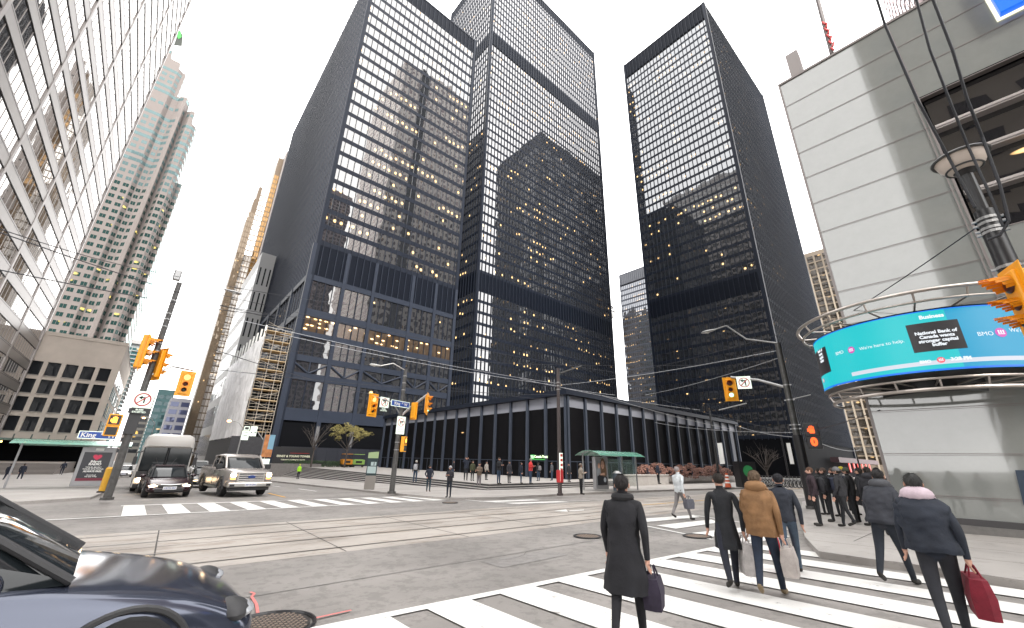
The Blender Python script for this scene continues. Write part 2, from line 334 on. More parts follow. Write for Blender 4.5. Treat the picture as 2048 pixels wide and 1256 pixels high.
mb = MB(); seg(mb, G(1240, 1014), G(1490, 995), .12); seg(mb, (46, 14.3), (200, 14.0), .12); seg(mb, G(537, 987), G(570, 995), .14); seg(mb, (7.6, 60), (7.4, 120), .14)
ST('yellow_road_lines', mb, yline)
tar = mat('tar_seal', (.04, .038, .037), .7)
mb = MB(); rr = random.Random(4)
for _ in range(2):
    x, y = rr.uniform(3, 11), rr.uniform(6.6, 7.6); a = rr.uniform(-.5, .5); pp = [(x, y)]
    for k in range(8): a += rr.uniform(-.5, .5); x += .28*math.cos(a); y += .28*math.sin(a); pp.append((x, y))
    for q, w in zip(pp[:-1], pp[1:]): seg(mb, q, w, .009, .019)
ST('road_cracks', mb, tar)
chalk = mat('pink_survey_paint', (.5, .15, .14), .8)
mb = MB(); pp = [G(*q) for q in ((500, 1187), (508, 1190), (503, 1197), (512, 1212), (515, 1230))]
for q, w in zip(pp[:-1], pp[1:]): seg(mb, q, w, .035, .02)
seg(mb, G(630, 1240), G(702, 1224), .04, .02); ST('survey_marks', mb, chalk)
patchm = worn('asphalt_patch', (.205, .193, .185), (.17, .16, .152), .5, 5, big=.1)
mb = MB()
for x0, x1, y0, y1 in ((8.2, 10.3, 17.6, 19.0), (2.2, 3.4, 18.2, 20.2), (24, 29, 8.2, 8.9), (5.2, 7.0, 6.1, 6.75)): sheet(mb, [(x0, y0), (x1, y0+.05), (x1-.04, y1), (x0+.03, y1)], .006)
for y in (18.6, 6.9): sheet(mb, [(-40, y), (90, y), (90, y+.03), (-40, y+.03)], .007)
ST('road_patches', mb, patchm)
# covers
iron = mat('cast_iron', (.05, .045, .042), .5, .6, var=.3, scale=20)
def cover(u, v, r, lab):
    g = G(u, v); t = T('manhole_cover', lab, 'manhole cover', (g.x, g.y, g.z+.014), group='covers set in the road')
    t.rotation_euler = (math.atan(-SY)*1, math.atan(SX), 0)
    mb = MB(); mb.cyl((0, 0), r*.86, 0, .008, 28); O('lid', mb, iron, t, world=False)
    mb = MB(); mb.tube([(math.cos(a)*r*.95, math.sin(a)*r*.95, .004) for a in np.linspace(0, 2*math.pi, 33)], .02, 6, False); O('ring', mb, black, t, world=False)
    if r > .3:
        mb = MB(); n = 9
        for i in range(-n, n+1):
            for j in range(-n, n+1):
                x, y = i*r*.08, j*r*.08
                if math.hypot(x, y) < r*.8 and (i+j) % 2 == 0: mb.box(x-.014, x+.014, y-.014, y+.014, .008, .014)
        O('tread', mb, mat('worn_iron', (.28, .22, .18), .5, .5), t, world=False)
cover(535, 1256, .48, 'large round checkered manhole cover in the foreground asphalt')
cover(1175, 1074, .36, 'round manhole cover in the middle of the junction before the black coated walker')
cover(1395, 1074, .36, 'dark round cover just inside the west crosswalk line')
cover(900, 1006, .4, 'round cover at the kerb end of the far crosswalk')
# ================================================================ towers
def face_pt(f, B, t, z):
    x0, x1, y0, y1 = B
    return {'N': (x0+t, y0, z), 'S': (x1-t, y1, z), 'E': (x0, y1-t, z), 'W': (x1, y0+t, z)}[f]
FN = {'N': (0, -1, 0), 'S': (0, 1, 0), 'E': (-1, 0, 0), 'W': (1, 0, 0)}; FT = {'N': (1, 0, 0), 'S': (-1, 0, 0), 'E': (0, -1, 0), 'W': (0, 1, 0)}
def facew(f, B): return B[1]-B[0] if f in 'NS' else B[3]-B[2]
def windows(root, items, gm, limit=100, name='window', vis=None, frame=None):
    """items: (face, centre, w, h); the ones that show largest become parts, the rest one 'stuff' part"""
    sc = []
    for it in items:
        f, c, w, h = it; n = Vector(FN[f]); v = CAM-Vector(c); s = 0
        if n.dot(v) > 0:
            p = proj(c)
            if p and 0 < p[0] < 2048 and 0 < p[1] < 1256 and (vis is None or vis(f, c, p)): s = w*h*n.dot(v)/v.length**3
        sc.append(s)
    order = sorted(range(len(items)), key=lambda i: -sc[i]); shared = {}
    rest = MB()
    for k, i in enumerate(order):
        f, c, w, h = items[i]; r, u, n = Vector(FT[f]), Vector((0, 0, 1)), Vector(FN[f])
        q = [-r*w/2-u*h/2, r*w/2-u*h/2, r*w/2+u*h/2, -r*w/2+u*h/2]
        if k < limit and sc[i] > 0:
            key = (f, round(w, 2), round(h, 2))
            if key not in shared:
                m = MB(); m.poly([tuple(x) for x in q]); shared[key] = mkmesh(name, m, gm)
            o = bpy.data.objects.new(name, shared[key]); COL.objects.link(o); o.parent = root; o.location = Vector(c)-root.location
        else: rest.poly([tuple(x+Vector(c)) for x in q])
    if rest.v: O(name+'_rows', rest, gm, root)['kind'] = 'stuff'
def curtain(name, label, B, roof, mod, z0, fl, gm, sp=.9, bands=(), mull=(.13, .22), faces='NEWS', metal=steel, spm=None, vis=None, base=-6, sprd=True, cat='office tower', zmin=None, corner=.5, mcol=None, limit=100, bandm=None):
    x0, x1, y0, y1 = B; root = T(name, label, cat, ((x0+x1)/2, (y0+y1)/2, base))
    mb = MB(); mb.box(x0+.12, x1-.12, y0+.12, y1-.12, base, roof-.3); O('wall', mb, core, root)
    fr = MB(); mu = MB(); lv = MB(); items = []
    zs = []; z = z0
    while z < roof-.5:
        b = next((b for b in bands if b[0]-.3 <= z < b[1]-.3), None)
        if b: z = b[1]; continue
        top = min([b[0] for b in bands if b[0] > z]+[roof]); h = min(fl, top-z)
        if h > 1.5: zs.append((z, h))
        z += fl if top-z > fl*1.3 else max(top-z, .1)
    for f in faces:
        w = facew(f, B); n = max(1, round(w/mod)); m = w/n
        def bx(mb, t0, t1, za, zb, out, inn=0.0):
            a = face_pt(f, B, t0, za); b = face_pt(f, B, t1, zb); N = FN[f]
            if f in 'NS': mb.box(a[0], b[0], a[1]-N[1]*inn, a[1]+N[1]*out, za, zb)
            else: mb.box(a[0]-N[0]*inn, a[0]+N[0]*out, a[1], b[1], za, zb)
        for z, h in zs:
            bx(fr, 0, w, z, z+sp, .05, .1)
            for k in range(n): items.append((f, face_pt(f, B, m*(k+.5), z+sp+(h-sp)/2), m, h-sp))
        for b in bands: bx(lv, 0, w, b[0], b[1], .012, .1)
        bx(fr, 0, w, roof-.5, roof, .12, .1)
        for k in range(n+1): bx(mu, m*k-mull[0]/2, m*k+mull[0]/2, z0-.3, roof-.2, mull[1])
        bx(fr, -.05, corner, base+2, roof, mull[1]+.05, .1); bx(fr, w-corner, w+.05, base+2, roof, mull[1]+.055, .1)
    O('spandrels', fr, spm or metal, root); O('mullions', mu, mcol or mullm, root)
    if lv.v: O('louvre_band', lv, bandm or louver, root)
    mb = MB(); mb.box(x0, x1, y0, y1, roof-.25, roof-.05); O('roof', mb, metal, root)
    windows(root, items, gm, limit, vis=vis)
    return root
gA = glass('tower_glass_near', .13, (.98, .97, .96), mod=1.524, fl=4.1, z0=44.9, p=.34, es=.8, tilt=.004, wav=.012)
gB = glass('tower_glass_tall', .13, (.98, .97, .98), mod=1.524, fl=3.75, z0=58.8, p=.14, es=.8, tilt=.004, wav=.01)
gC = glass('tower_glass_west', .11, (.95, .97, 1), mod=1.524, fl=3.5, z0=55.8, p=.2, es=.7, tilt=.004, wav=.012)
gD = glass('tower_glass_far', .1, (.9, .93, 1), mod=1.5, fl=3.7, z0=1, p=.3, es=.35)
# A: tower over the old exchange base
A_B = (18, 54.6, 86, 178); rA = 141.5
tA = curtain('office_tower', 'black glass office tower with scaffolding at its foot, nearest and leftmost black tower', A_B, rA, 1.524, 44.9, 4.1, gA, 1.15, bands=((37.4, 44.9), (134.7, 141)), faces='NS',
    vis=lambda f, c, p: f == 'N', corner=.8, base=-4, limit=85)
# the long east side reads as dense vertical fins
mb = MB(); mg = MB(); ms = MB()
for k in range(61): y = 86+k*1.524; mb.box(17.72, 18.02, y-.1, y+.1, 37.2, rA)
for k in range(24): ms.box(17.9, 18.1, 86, 178, 44.9+4.1*k-.5, 44.9+4.1*k+.65)
mg.quad((18.0, 178, 37.2), (18.0, 86, 37.2), (18.0, 86, rA), (18.0, 178, rA))
O('fins', mb, mat('fin_steel', (.022, .027, .042), .45, spec=.25), tA); O('side_spandrels', ms, steel, tA); O('side_glazing', mg, glass('side_glass', .05, mod=1.5, fl=4.1, p=0), tA)
mb = MB(); mb.box(54.5, 54.7, 86, 178, 20, rA); O('west_wall', mb, steel, tA)
# its tall base storeys
cx = [17.8, 25.1, 31.8, 41.5, 48.1, 54.3]; mb = MB()
beams = ((36.4, 37.6), (28.5, 30.1), (24.1, 25.3), (19.2, 20.4), (15.5, 16.9), (8.6, 10.1), (37.0, 37.7))
for x in cx: mb.box(x-.38, x+.38, 85.7, 86.5, -4, 44.9)
for k in range(25): mb.box(18+1.524*k-.06, 18+1.524*k+.06, 85.8, 86.0, 37.4, 45)
for a, b in beams[:6]: mb.box(17.8, 54.6, 85.82, 86.3, a, b)
mb.box(17.8, 54.6, 85.75, 86.25, 12.2-4.4, 8.6)
for a, b in beams[:6]:
    mb.box(17.55, 18.3, 86.3, 178, a, b)
for k in range(9): y = 86+11.4*k; mb.box(17.4, 18.4, y-.5, y+.5, -5, 37.4)
for i in range(5):                                            # the truss storey
    xa_, xb_ = cx[i], cx[i+1]; n = 2; w = (xb_-xa_)/n
    for k in range(n):
        a, b = xa_+w*k, xa_+w*(k+1); z1, z2 = (19.2, 16.9) if k % 2 == 0 else (16.9, 19.2)
        mb.tube([(a, 85.9, z1), (b, 85.9, z2)], .2, 6)
        mb.box(b-.12, b+.12, 85.75, 86.1, 16.9, 19.2)
O('base_frame', mb, mat('base_steel', (.019, .025, .04), .5, var=.1, scale=.6, spec=.2), tA)
gBase = glass('base_glass', .1, (1, .98, .96), mod=1.1, fl=7.0, z0=37, p=.16, es=1.1, tilt=.006, wav=.022, shape=(.2, .035))
gRow = glass('lit_row_glass', .06, mod=1.25, fl=.8, z0=25.3, p=.5, warm=(1, .6, .28), es=1.2, tilt=.005, wav=.015, shape=(.34, .22), glow=.02, inner=(.06, .04, .025))
gDim = glass('dim_base_glass', .06, mod=2.1, fl=4.2, z0=20.2, p=.05, tilt=.006, wav=.02)
for i in range(5):
    a, b = cx[i]+.45, cx[i+1]-.45
    for za, zb, gm_ in ((30.1, 36.4, gBase), (25.3, 28.5, gRow), (20.4, 24.1, gDim), (16.9, 19.2, gDim), (10.1, 15.5, gDim)):
        n = 3 if b-a > 8 else 2
        for k in range(n):
            w = (b-a)/n; q = MB(); q.quad((a+w*k, 86.05, za), (a+w*(k+1), 86.05, za), (a+w*(k+1), 86.05, zb), (a+w*k, 86.05, zb)); pn = O('window', q, gm_, tA)
    q = MB(); n = 6 if b-a > 8 else 4
    for k in range(1, n):
        x = a+(b-a)*k/n
        for za, zb in ((30.1, 36.4), (25.3, 28.5), (20.4, 24.1), (10.1, 15.5)): q.box(x-(.05 if k % 2 else .1), x+(.05 if k % 2 else .1), 85.85, 86.04, za, zb)
    O('glazing_bars', q, steel, tA)
for k in range(8):
    y = 86.5+11.4*k
    for za, zb in ((30.1, 36.4), (25.3, 28.5), (20.4, 24.1)):
        q = MB(); q.quad((17.95, y+10.4, za), (17.95, y, za), (17.95, y, zb), (17.95, y+10.4, zb)); O('side_window', q, gBase, tA)
q = MB()
for k in range(40): y = 87+2.28*k; q.box(17.7, 17.94, y-.07, y+.07, 20, 37)
O('side_bars', q, steel2, tA)
# recessed entrance hall, its warm ceiling lamps and the grey panels on the columns
hall = mat('hall_wall', (.09, .055, .035), .8, var=.3, scale=.3); q = MB(); q.box(18.5, 54.5, 92, 92.4, -3, 8.5); O('hall_wall', q, hall, tA)
q = MB(); q.box(18.5, 54.5, 86.2, 92.5, 8.3, 8.6); O('hall_ceiling', q, mat('hall_soffit', (.12, .08, .05), .8), tA)
for x in cx[:4]: q = MB(); q.box(x-.3, x+.3, 85.64, 85.68, 3.4, 7.0); O('column_panel', q, mat('grey_panel', (.12, .12, .125), .6), tA)
lampm = emis('warm_lamp', (1, .6, .28), 9)
for x, z in ((40.6, 6.4), (44.6, 6.2), (47.8, 6.0), (53.6, 5.6)):
    q = MB(); q.ball((x, 91.5, z), .16, seg=8, rng=6); O('wall_lamp', q, lampm, tA)
    l = bpy.data.lights.new('wall_lamp', 'POINT'); l.energy = 60; l.color = (1, .5, .2); l.shadow_soft_size = .2; lo = bpy.data.objects.new('lamp_light', l); COL.objects.link(lo); lo.location = (x, 91.0, z-.1)
# B
tB = curtain('office_tower', 'tallest black glass tower, rising behind the middle of the glass pavilion', (68.2, 140.9, 96, 133), 223.2, 1.524, 14.9, 3.72, gB, 1.0, bands=((52.1, 58.8), (164, 170.6), (217.2, 223)), vis=lambda f, c, p: f == 'N' and c[2] > 30, mull=(.15, .3), corner=.6, bandm=louver)
# C
tC = curtain('office_tower', 'black glass tower standing alone right of centre beside the white bank wall', (124.5, 188.5, 32.4, 69), 173.6, 1.524, 8.6, 3.5, gC, .95, bands=((49.8, 55.8), (165.6, 173.2)), vis=lambda f, c, p: f == 'E' and c[2] > 20, mull=(.15, .28), corner=.7)
mb = MB(); mb.box(124.9, 188, 32.9, 68.5, -4, 8.4); O('lobby_core', mb, core, tC)
# D
tD = curtain('office_tower', 'small dark grid tower in the gap between the two largest black towers', (224, 262, 96, 144), 126, 1.5, 2, 3.7, gD, 1.1, bands=((118, 126),), faces='EN', mcol=steel2, spm=steel2, vis=lambda f, c, p: f == 'E' and p[0] < 1315 and p[1] < 780, bandm=mat('grey_louvre', (.07, .075, .09), .5))
# ---------------------------------------------------------------- glass pavilion
PX0, PX1, PY0, PY1 = 34.3, 80.1, 30, 75.7; pv = T('bank_pavilion', 'low square pavilion of tall black glass bays and grey steel columns', 'pavilion', (57, 53, -.12))
pm = mat('pavilion_steel', (.038, .046, .064), .5, var=.08, scale=.7, spec=.2); pfas = mat('pavilion_fascia', (.2, .21, .245), .5, var=.06, scale=.5)
pg = glass('pavilion_glass', .0, (.9, .92, 1), (.006, .006, .007), mod=3.05, fl=7, z0=0, p=.05, es=.35, tilt=.004, wav=.01, shape=(.12, .012), ior=1.1)
mb = MB(); mb.box(PX0-.55, PX1+.5, PY0-.55, PY1+.5, 8.62, 9.05); mb.box(PX0-.2, PX1+.2, PY0-.2, PY1+.2, 9.05, 9.25); O('roof', mb, steel, pv)
mb = MB(); mb.box(PX0, PX1, PY0, PY1, 7.35, 8.6); O('fascia', mb, pfas, pv)
mb = MB(); mb.box(PX0+7, PX1-7, PY0+7, PY1-7, -.1, 7.3); O('banking_hall_core', mb, core, pv)
for f, B in (('N', (PX0, PX1, PY0, PY1)), ('E', (PX0, PX1, PY0, PY1))):
    for k in range(16):
        a = face_pt(f, B, 3.05*k, 0); q = MB()
        ex = -.3; fl_ = .14
        if f == 'N': q.box(a[0]-fl_, a[0]+fl_, a[1]+ex-.03, a[1]+ex+.03, -.12, 8.6); q.box(a[0]-.03, a[0]+.03, a[1]+ex, a[1]+.05, -.12, 8.6); q.box(a[0]-.1, a[0]+.1, a[1]-.04, a[1]+.05, -.12, 8.6)
        else: q.box(a[0]+ex-.03, a[0]+ex+.03, a[1]-fl_, a[1]+fl_, -.12, 8.6); q.box(a[0]+ex, a[0]+.05, a[1]-.03, a[1]+.03, -.12, 8.6); q.box(a[0]-.04, a[0]+.05, a[1]-.1, a[1]+.1, -.12, 8.6)
        O('column', q, pm, pv)
    for k in range(15):
        a = face_pt(f, B, 3.05*k+.1, 0); b = face_pt(f, B, 3.05*(k+1)-.1, 0); q = MB()
        q.quad((a[0], a[1], -.1), (b[0], b[1], -.1), (b[0], b[1], 7.35), (a[0], a[1], 7.35)); w_ = O('window', q, pg, pv)
        q = MB()
        if f == 'N': q.box(a[0], b[0], a[1]-.06, a[1], 1.6, 1.68); q.box((a[0]+b[0])/2-.02, (a[0]+b[0])/2+.02, a[1]-.05, a[1]-.005, -.1, 1.6)
        else: q.box(a[0]-.06, a[0], a[1], b[1], 1.6, 1.68); q.box(a[0]-.05, a[0]-.005, (a[1]+b[1])/2-.02, (a[1]+b[1])/2+.02, -.1, 1.6)
        O('transom', q, pm, w_)
mb = MB(); mb.box(PX1-.1, PX1+.1, PY0, PY1, -.1, 8.6); mb.box(PX0, PX1, PY1-.1, PY1+.1, -.1, 8.6); O('rear_wall', mb, steel, pv)
mb = MB()
for i in range(14):
    for j in range(3): mb.box(PX0+1.4+3.05*i, PX0+1.7+3.05*i, PY0+1.5+j*1.9, PY0+1.7+j*1.9, 7.0, 7.05)
O('ceiling_lights', mb, emis('ceiling_spot', (1, .7, .4), .6), pv)
# green bank sign behind the glass
sx, sy_ = AX(1062, 900, 34.2), None
t = T('bank_sign', 'small lit green bank sign on the glass near the pavilion corner', 'sign', (33.95, sx.y, 1.9))
y0_ = AX(1062, 903, 33.95).y; y1_ = AX(1088, 903, 33.95).y
q = MB(); q.box(33.9, 33.96, y0_, y0_-.55, 1.75, 2.3); O('emblem_panel', q, emis('sign_green', (.04, .42, .06), .5), t)
q = place(textmb('TD', .42, .01, .01), EAST, (33.88, y0_-.27, 2.03)); O('emblem_letters', q, emis('sign_white', (.9, 1, .85), .5), t)
q = MB(); q.box(33.9, 33.96, y0_-.6, y1_-.15, 1.75, 1.84); O('underline', q, MATS['sign_green'], t)
q = place(textmb('Canada Trust', .38, .01, .006, align='LEFT'), EAST, (33.88, y0_-.62, 2.08)); O('lettering', q, mat('letter_white', (.6, .8, .5), .5, emit=(.8, 1, .6), es=.3), t)
# ================================================================ buildings of the east side
def panes(root, mb, gm, name='window'): return O(name, mb, gm, root)
# stainless steel tower (left edge): x = -21 face
ss = mat('stainless_cladding', (.24, .22, .21), .36, .4, var=.06, scale=.2); ssd = mat('shadow_gap', (.03, .028, .03), .6)
gS = glass('steel_tower_glass', .2, (1, .98, .96), (.03, .028, .026), mod=1.77, fl=4.4, z0=0, p=0, tilt=.003, wav=.006)
SB = (-62, -21, 37.375, 126); sH = 200; tS = T('steel_tower', 'stainless steel banded tower with mirrored ribbon windows filling the left edge', 'office tower', (-41, 60, -3))
mb = MB(); mb.box(SB[0], SB[1]-.15, SB[2], SB[3]-.2, -3, sH); O('wall', mb, core, tS)
fr = MB(); gap = MB(); mu = MB(); items = []
nf = 45; fh = 4.4; zb = 3.5
for k in range(nf):
    z = zb+fh*k; fr.box(SB[1]-.3, SB[1], SB[2], SB[3], z, z+1.75); fr.box(SB[0], SB[1], SB[3]-.3, SB[3], z, z+1.75); fr.box(SB[0], SB[1], SB[2], SB[2]+.3, z, z+1.75)
    for d in (-.09, 1.75): gap.box(SB[1]-.3, SB[1]-.03, SB[2]+.1, SB[3]-.1, z+d, z+d+.09)
    gap.box(SB[1]-.3, SB[1]+.012, SB[2]+.1, SB[3]-.1, z+1.5, z+1.55)
    for j in range(10): items.append(('W', (SB[1]-.1, SB[2]+4.43+8.862*j, z+1.75+(fh-1.75)/2), 8.8, fh-1.75))
for j in range(6):
    y = SB[2]+17.725*j; mu.box(SB[1]-.3, SB[1]+.06, y-.36, y+.36, 0, sH)
tq = MB()
for j in range(50): y = SB[2]+1.7725*j; tq.box(SB[1]-.1, SB[1]-.06, y-.03, y+.03, 3.5, sH)
O('glazing_bars', tq, ss, tS)
mu.box(SB[1]-.3, SB[1]+.16, SB[3]-.5, SB[3]+.1, 0, sH)
O('spandrels', fr, ss, tS); O('shadow_gaps', gap, ssd, tS); O('piers', mu, mat('pier_cladding', (.3, .275, .265), .38, .4), tS)
q = MB(); q.box(SB[0], SB[1]-.1, SB[3]-.25, SB[3]-.1, 3, sH); O('north_glazing', q, gS, tS)
windows(tS, items, gS, 100)
# limestone block with punched windows, behind it at y=130
LM = mat('limestone', (.56, .49, .43), .85, var=.08, scale=.35, bump=.08)
gL = glass('dark_office_glass', .0, wav=.003, ior=1.25,  mod=2.5, fl=4.4, z0=0, p=.04, warm=(1, .6, .12), es=.4, shape=(.6, .5))
yL = 130; p = AY(257, 687, yL); LT = p.z; LX1 = p.x; LX0 = LX1-30
tL = T('limestone_block', 'beige limestone office block with four rows of deep square windows', 'building', (LX1-15, yL+15, -4))
cols = [AY(u, 729, yL).x for u in (95.5, 132.4, 169.3, 202.4)]; pitch = (cols[3]-cols[0])/3; ww = pitch*.74
rows = []
for u, vt, vb in ((170, 362, 427), (160, 495, 575), (145, 630, 715), (130, 785, 875)):
    zt = AY(u, 640+vt/3.927, yL).z; zb_ = AY(u, 640+vb/3.927, yL).z; rows.append((zb_, zt))
rows = sorted([(r[1]-2.9, r[1]) for r in [(0, AY(120, 640+y/3.927, yL).z) for y in (340, 480, 620, 770)]])
mb = MB(); xs_ = [LX0]; xcur = cols[3]+pitch*0+ww; k = 0
wx = [cols[3]-pitch*j for j in range(0, 10) if cols[3]-pitch*j > LX0+.5][::-1]
zc = [-5]+[z for r in rows for z in r]+[LT]
def wallgrid(mb, y, d, x0, x1, wins, rows, z0, z1):
    segs = []; c = x0
    for w in wins: segs.append((c, w, False)); segs.append((w, w+ww, True)); c = w+ww
    segs.append((c, x1, False)); zz = [(z0, rows[0][0], False)]
    for i, r in enumerate(rows): zz.append((*r, True)); zz.append((r[1], rows[i+1][0] if i+1 < len(rows) else z1, False))
    for a, b, o1 in segs:
        for c_, e_, o2 in zz:
            if not (o1 and o2): mb.box(a, b, y, y+d, c_, e_)
wallgrid(mb, yL, .5, LX0, LX1, wx, rows, -6, LT)
mb.box(LX1-.5, LX1, yL+.5, yL+45, -6, LT); mb.box(LX0, LX1, yL+44.5, yL+45, -6, LT); mb.box(LX0, LX0+.5, yL, yL+45, -6, LT); mb.box(LX0, LX1, yL, yL+45, LT-.6, LT-.3)
mb.box(LX0-.1, LX1+.12, yL-.12, yL+.3, LT-.7, LT+.1)
O('wall', mb, LM, tL)
sm = mat('pale_sill', (.34, .31, .28), .7)
for r in rows:
    for x in wx:
        q = MB(); q.quad((x, yL+.42, r[0]), (x+ww, yL+.42, r[0]), (x+ww, yL+.42, r[1]), (x, yL+.42, r[1])); w_ = O('window', q, gL, tL)
        q = MB(); q.box(x-.05, x+ww+.05, yL-.12, yL+.1, r[0]-.18, r[0]); O('sill', q, sm, w_)
for r in rows:
    for k in range(8):
        q = MB(); y = yL+1.5+5*k; q.box(LX1-.02, LX1+.03, y, y+2.6, *r); O('side_window', q, gL, tL)
# canopy and plaza steps at its foot
cz = AY(120, 883, 118).z
t = T('entrance_canopy', 'long pale green canopy with small downlights under the limestone block', 'canopy', (-30, 120, cz-3))
mb = MB(); mb.box(-60, -7.5, 118, 129, cz, cz+.35); O('roof', mb, mat('verdigris_edge', (.13, .2, .17), .6, var=.15), t)
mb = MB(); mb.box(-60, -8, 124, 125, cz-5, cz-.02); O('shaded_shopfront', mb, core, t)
for k in range(8):
    q = MB(); q.ball((-10.5-2.9*k, 119, cz-.3), .14, seg=6, rng=4); O('downlight', q, emis('down_lamp', (1, .55, .15), 5), t)
for k in range(5):
    q = MB(); q.box(-9-2.2*k-.06, -9-2.2*k+.06, 117.4, 118, cz-.1, cz+1.1); O('fin', q, mat('canopy_fin', (.07, .1, .09), .5), t)
mb = MB()
for k in range(9): mb.box(-60, -9, 96+1.1*k, 97.1+1.1*k if k < 8 else 123.9, -4, -1.76+.15*k)
ST('forecourt_steps', mb, mat('forecourt_stone', (.27, .24, .22), .8, var=.1))
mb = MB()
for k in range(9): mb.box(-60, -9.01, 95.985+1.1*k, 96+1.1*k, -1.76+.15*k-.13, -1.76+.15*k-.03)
ST('forecourt_riser_shade', mb, mat('forecourt_shadow', (.1, .09, .085), .8))  # thin dark strips paint shade onto the step fronts
# tall stepped tower with bay windows beyond
BM = mat('pink_grey_stone', (.155, .135, .127), .8, var=.07, scale=.2)
gG = glass('teal_glass', .0, (.75, 1, .98), (.012, .034, .032), ior=1.3,  mod=2.9, fl=3.65, z0=1.2, p=.07, warm=(1, .75, .2), es=.35, tilt=.02, wav=.01, shape=(.45, .2))
gG2 = glass('pale_teal_glass', .02, (.8, 1, 1), (.07, .115, .12), ior=1.35,  mod=2.9, fl=3.65, z0=1.2, p=0, tilt=.02, wav=.01)
yB = 240; tt = T('stepped_tower', 'tall beige tower with teal paired windows and a stepped crown beside the steel tower', 'office tower', (-36, 262, -5))
fl_ = 3.65
def bay(x):      # the undulating north front
    return 0
prof = [(-55, 240), (-33.5, 240), (-31.8, 241.5), (-29.6, 241.5), (-27.5, 239.0), (-26.2, 239), (-25.2, 242), (-24.4, 242), (-23, 239.6), (-20.4, 239.6), (-19.2, 241), (-18.6, 244), (-16.6, 244)]
mb = MB(); fr = MB(); items = []; wq = MB(); wq2 = MB()
def shaft(pr, z0, z1, deep=45):
    pts = pr+[(pr[-1][0], pr[0][1]+deep), (pr[0][0], pr[0][1]+deep)]; mb.prism(ccw(pts), z0, z1)
tiers = [(-6, 132, -16.6), (132, 166, -18.6), (166, 174, -21.4), (174, 180, -25), (180, 196, -30.5), (196, 200, -34), (200, 205, -38.5)]
wins_ = []
for z0, z1, xm in tiers:
    pr = [q for q in prof if q[0] < xm]; i = len(pr); a, b = prof[i-1], (prof[i] if i < len(prof) else prof[-1])
    if b[0] != a[0]: pr.append((xm, a[1]+(b[1]-a[1])*(xm-a[0])/(b[0]-a[0])))
    shaft(pr, z0, z1)
    for i in range(len(pr)-1):
        a, b = Vector(pr[i]), Vector(pr[i+1]); L_ = (b-a).length
        if L_ < 1.3: continue
        n = max(1, round(L_/2.9)) ; d = (b-a)/n; nn = Vector((d.y, -d.x)).normalized()*.03
        for k in range(n):
            c = a+d*(k+.5)
            for j in range(80):
                z = 1.2+fl_*j
                if z < z0 or z+3 > z1: continue
                w = min(1.95, d.length*.72)/2; e = d.normalized()*w; up = z > 132 and (j % 4 < 2)
                if up: e = d/2*.98
                wins_.append(((c-e+nn), (c+e+nn), z+.9, z+2.7, z > 120))
    for k in range(14):                                         # west side facing Bay Street
        y = pr[-1][1]+1.6+2.9*k
        for j in range(80):
            z = 1.2+fl_*j
            if z >= z0 and z+3 <= z1: wins_.append((Vector((xm+.03, y-1)), Vector((xm+.03, y+1)), z+.9, z+2.7, z > 120))
O('wall', mb, BM, tt)
def area(w): p = proj((w[0].x, w[0].y, w[2])); return -1 if not p or not (0 < p[0] < 400 and p[1] > 100) else 1/(Vector((w[0].x, w[0].y, w[2]))-CAM).length*(1 if w[0].x > -39 else .2)*(3 if abs(w[0].x-w[1].x) > 1 else 1)
wins_.sort(key=area, reverse=True); rest = [MB(), MB()]
for k, (a, b, z0, z1, hi) in enumerate(wins_):
    q = MB() if k < 100 else rest[hi]; m = (a+b)/2; g_ = (b-a).normalized()*.05
    for s_, e_ in ((a, m-g_), (m+g_, b)): q.quad((s_.x, s_.y, z0), (e_.x, e_.y, z0), (e_.x, e_.y, z1), (s_.x, s_.y, z1))
    if k < 100: O('window', q, gG2 if hi else gG, tt)
for i, q in enumerate(rest): O('upper_window_rows' if i else 'window_rows', q, (gG, gG2)[i], tt)['kind'] = 'stuff'
t = T('rooftop_flag', 'green and black flag on a thin mast at the top of the stepped tower', 'flag', (-40, 241, 203)); a = AY(341, 107, 241); b = AY(355, 66, 241)
q = MB(); q.tube([a, b], .3, 6); O('mast', q, galv, t)
q = MB(); c = [AY(*s, 241) for s in ((347, 90), (364, 92), (366, 70), (358, 60), (352, 74))]; q.prism([(0, 0)], 0, 0) if 0 else None
q.add([tuple(s) for s in c]+[tuple(s+Vector((0, .3, 0))) for s in c], [(0, 1, 2, 3, 4), (9, 8, 7, 6, 5)]+[(i, (i+1) % 5, 5+(i+1) % 5, 5+i) for i in range(5)])
O('cloth', q, mat('dark_flag', (.03, .035, .03), .8), t)
q = MB(); c = [AY(*s, 240.8) for s in ((357, 78), (363, 74), (362, 62), (356, 60), (352, 68))]; q.poly([tuple(s) for s in c]); q.poly([tuple(s+Vector((0, .05, 0))) for s in c[::-1]]); O('cloth_panel', q, mat('green_flag', (.03, .3, .04), .7), t)
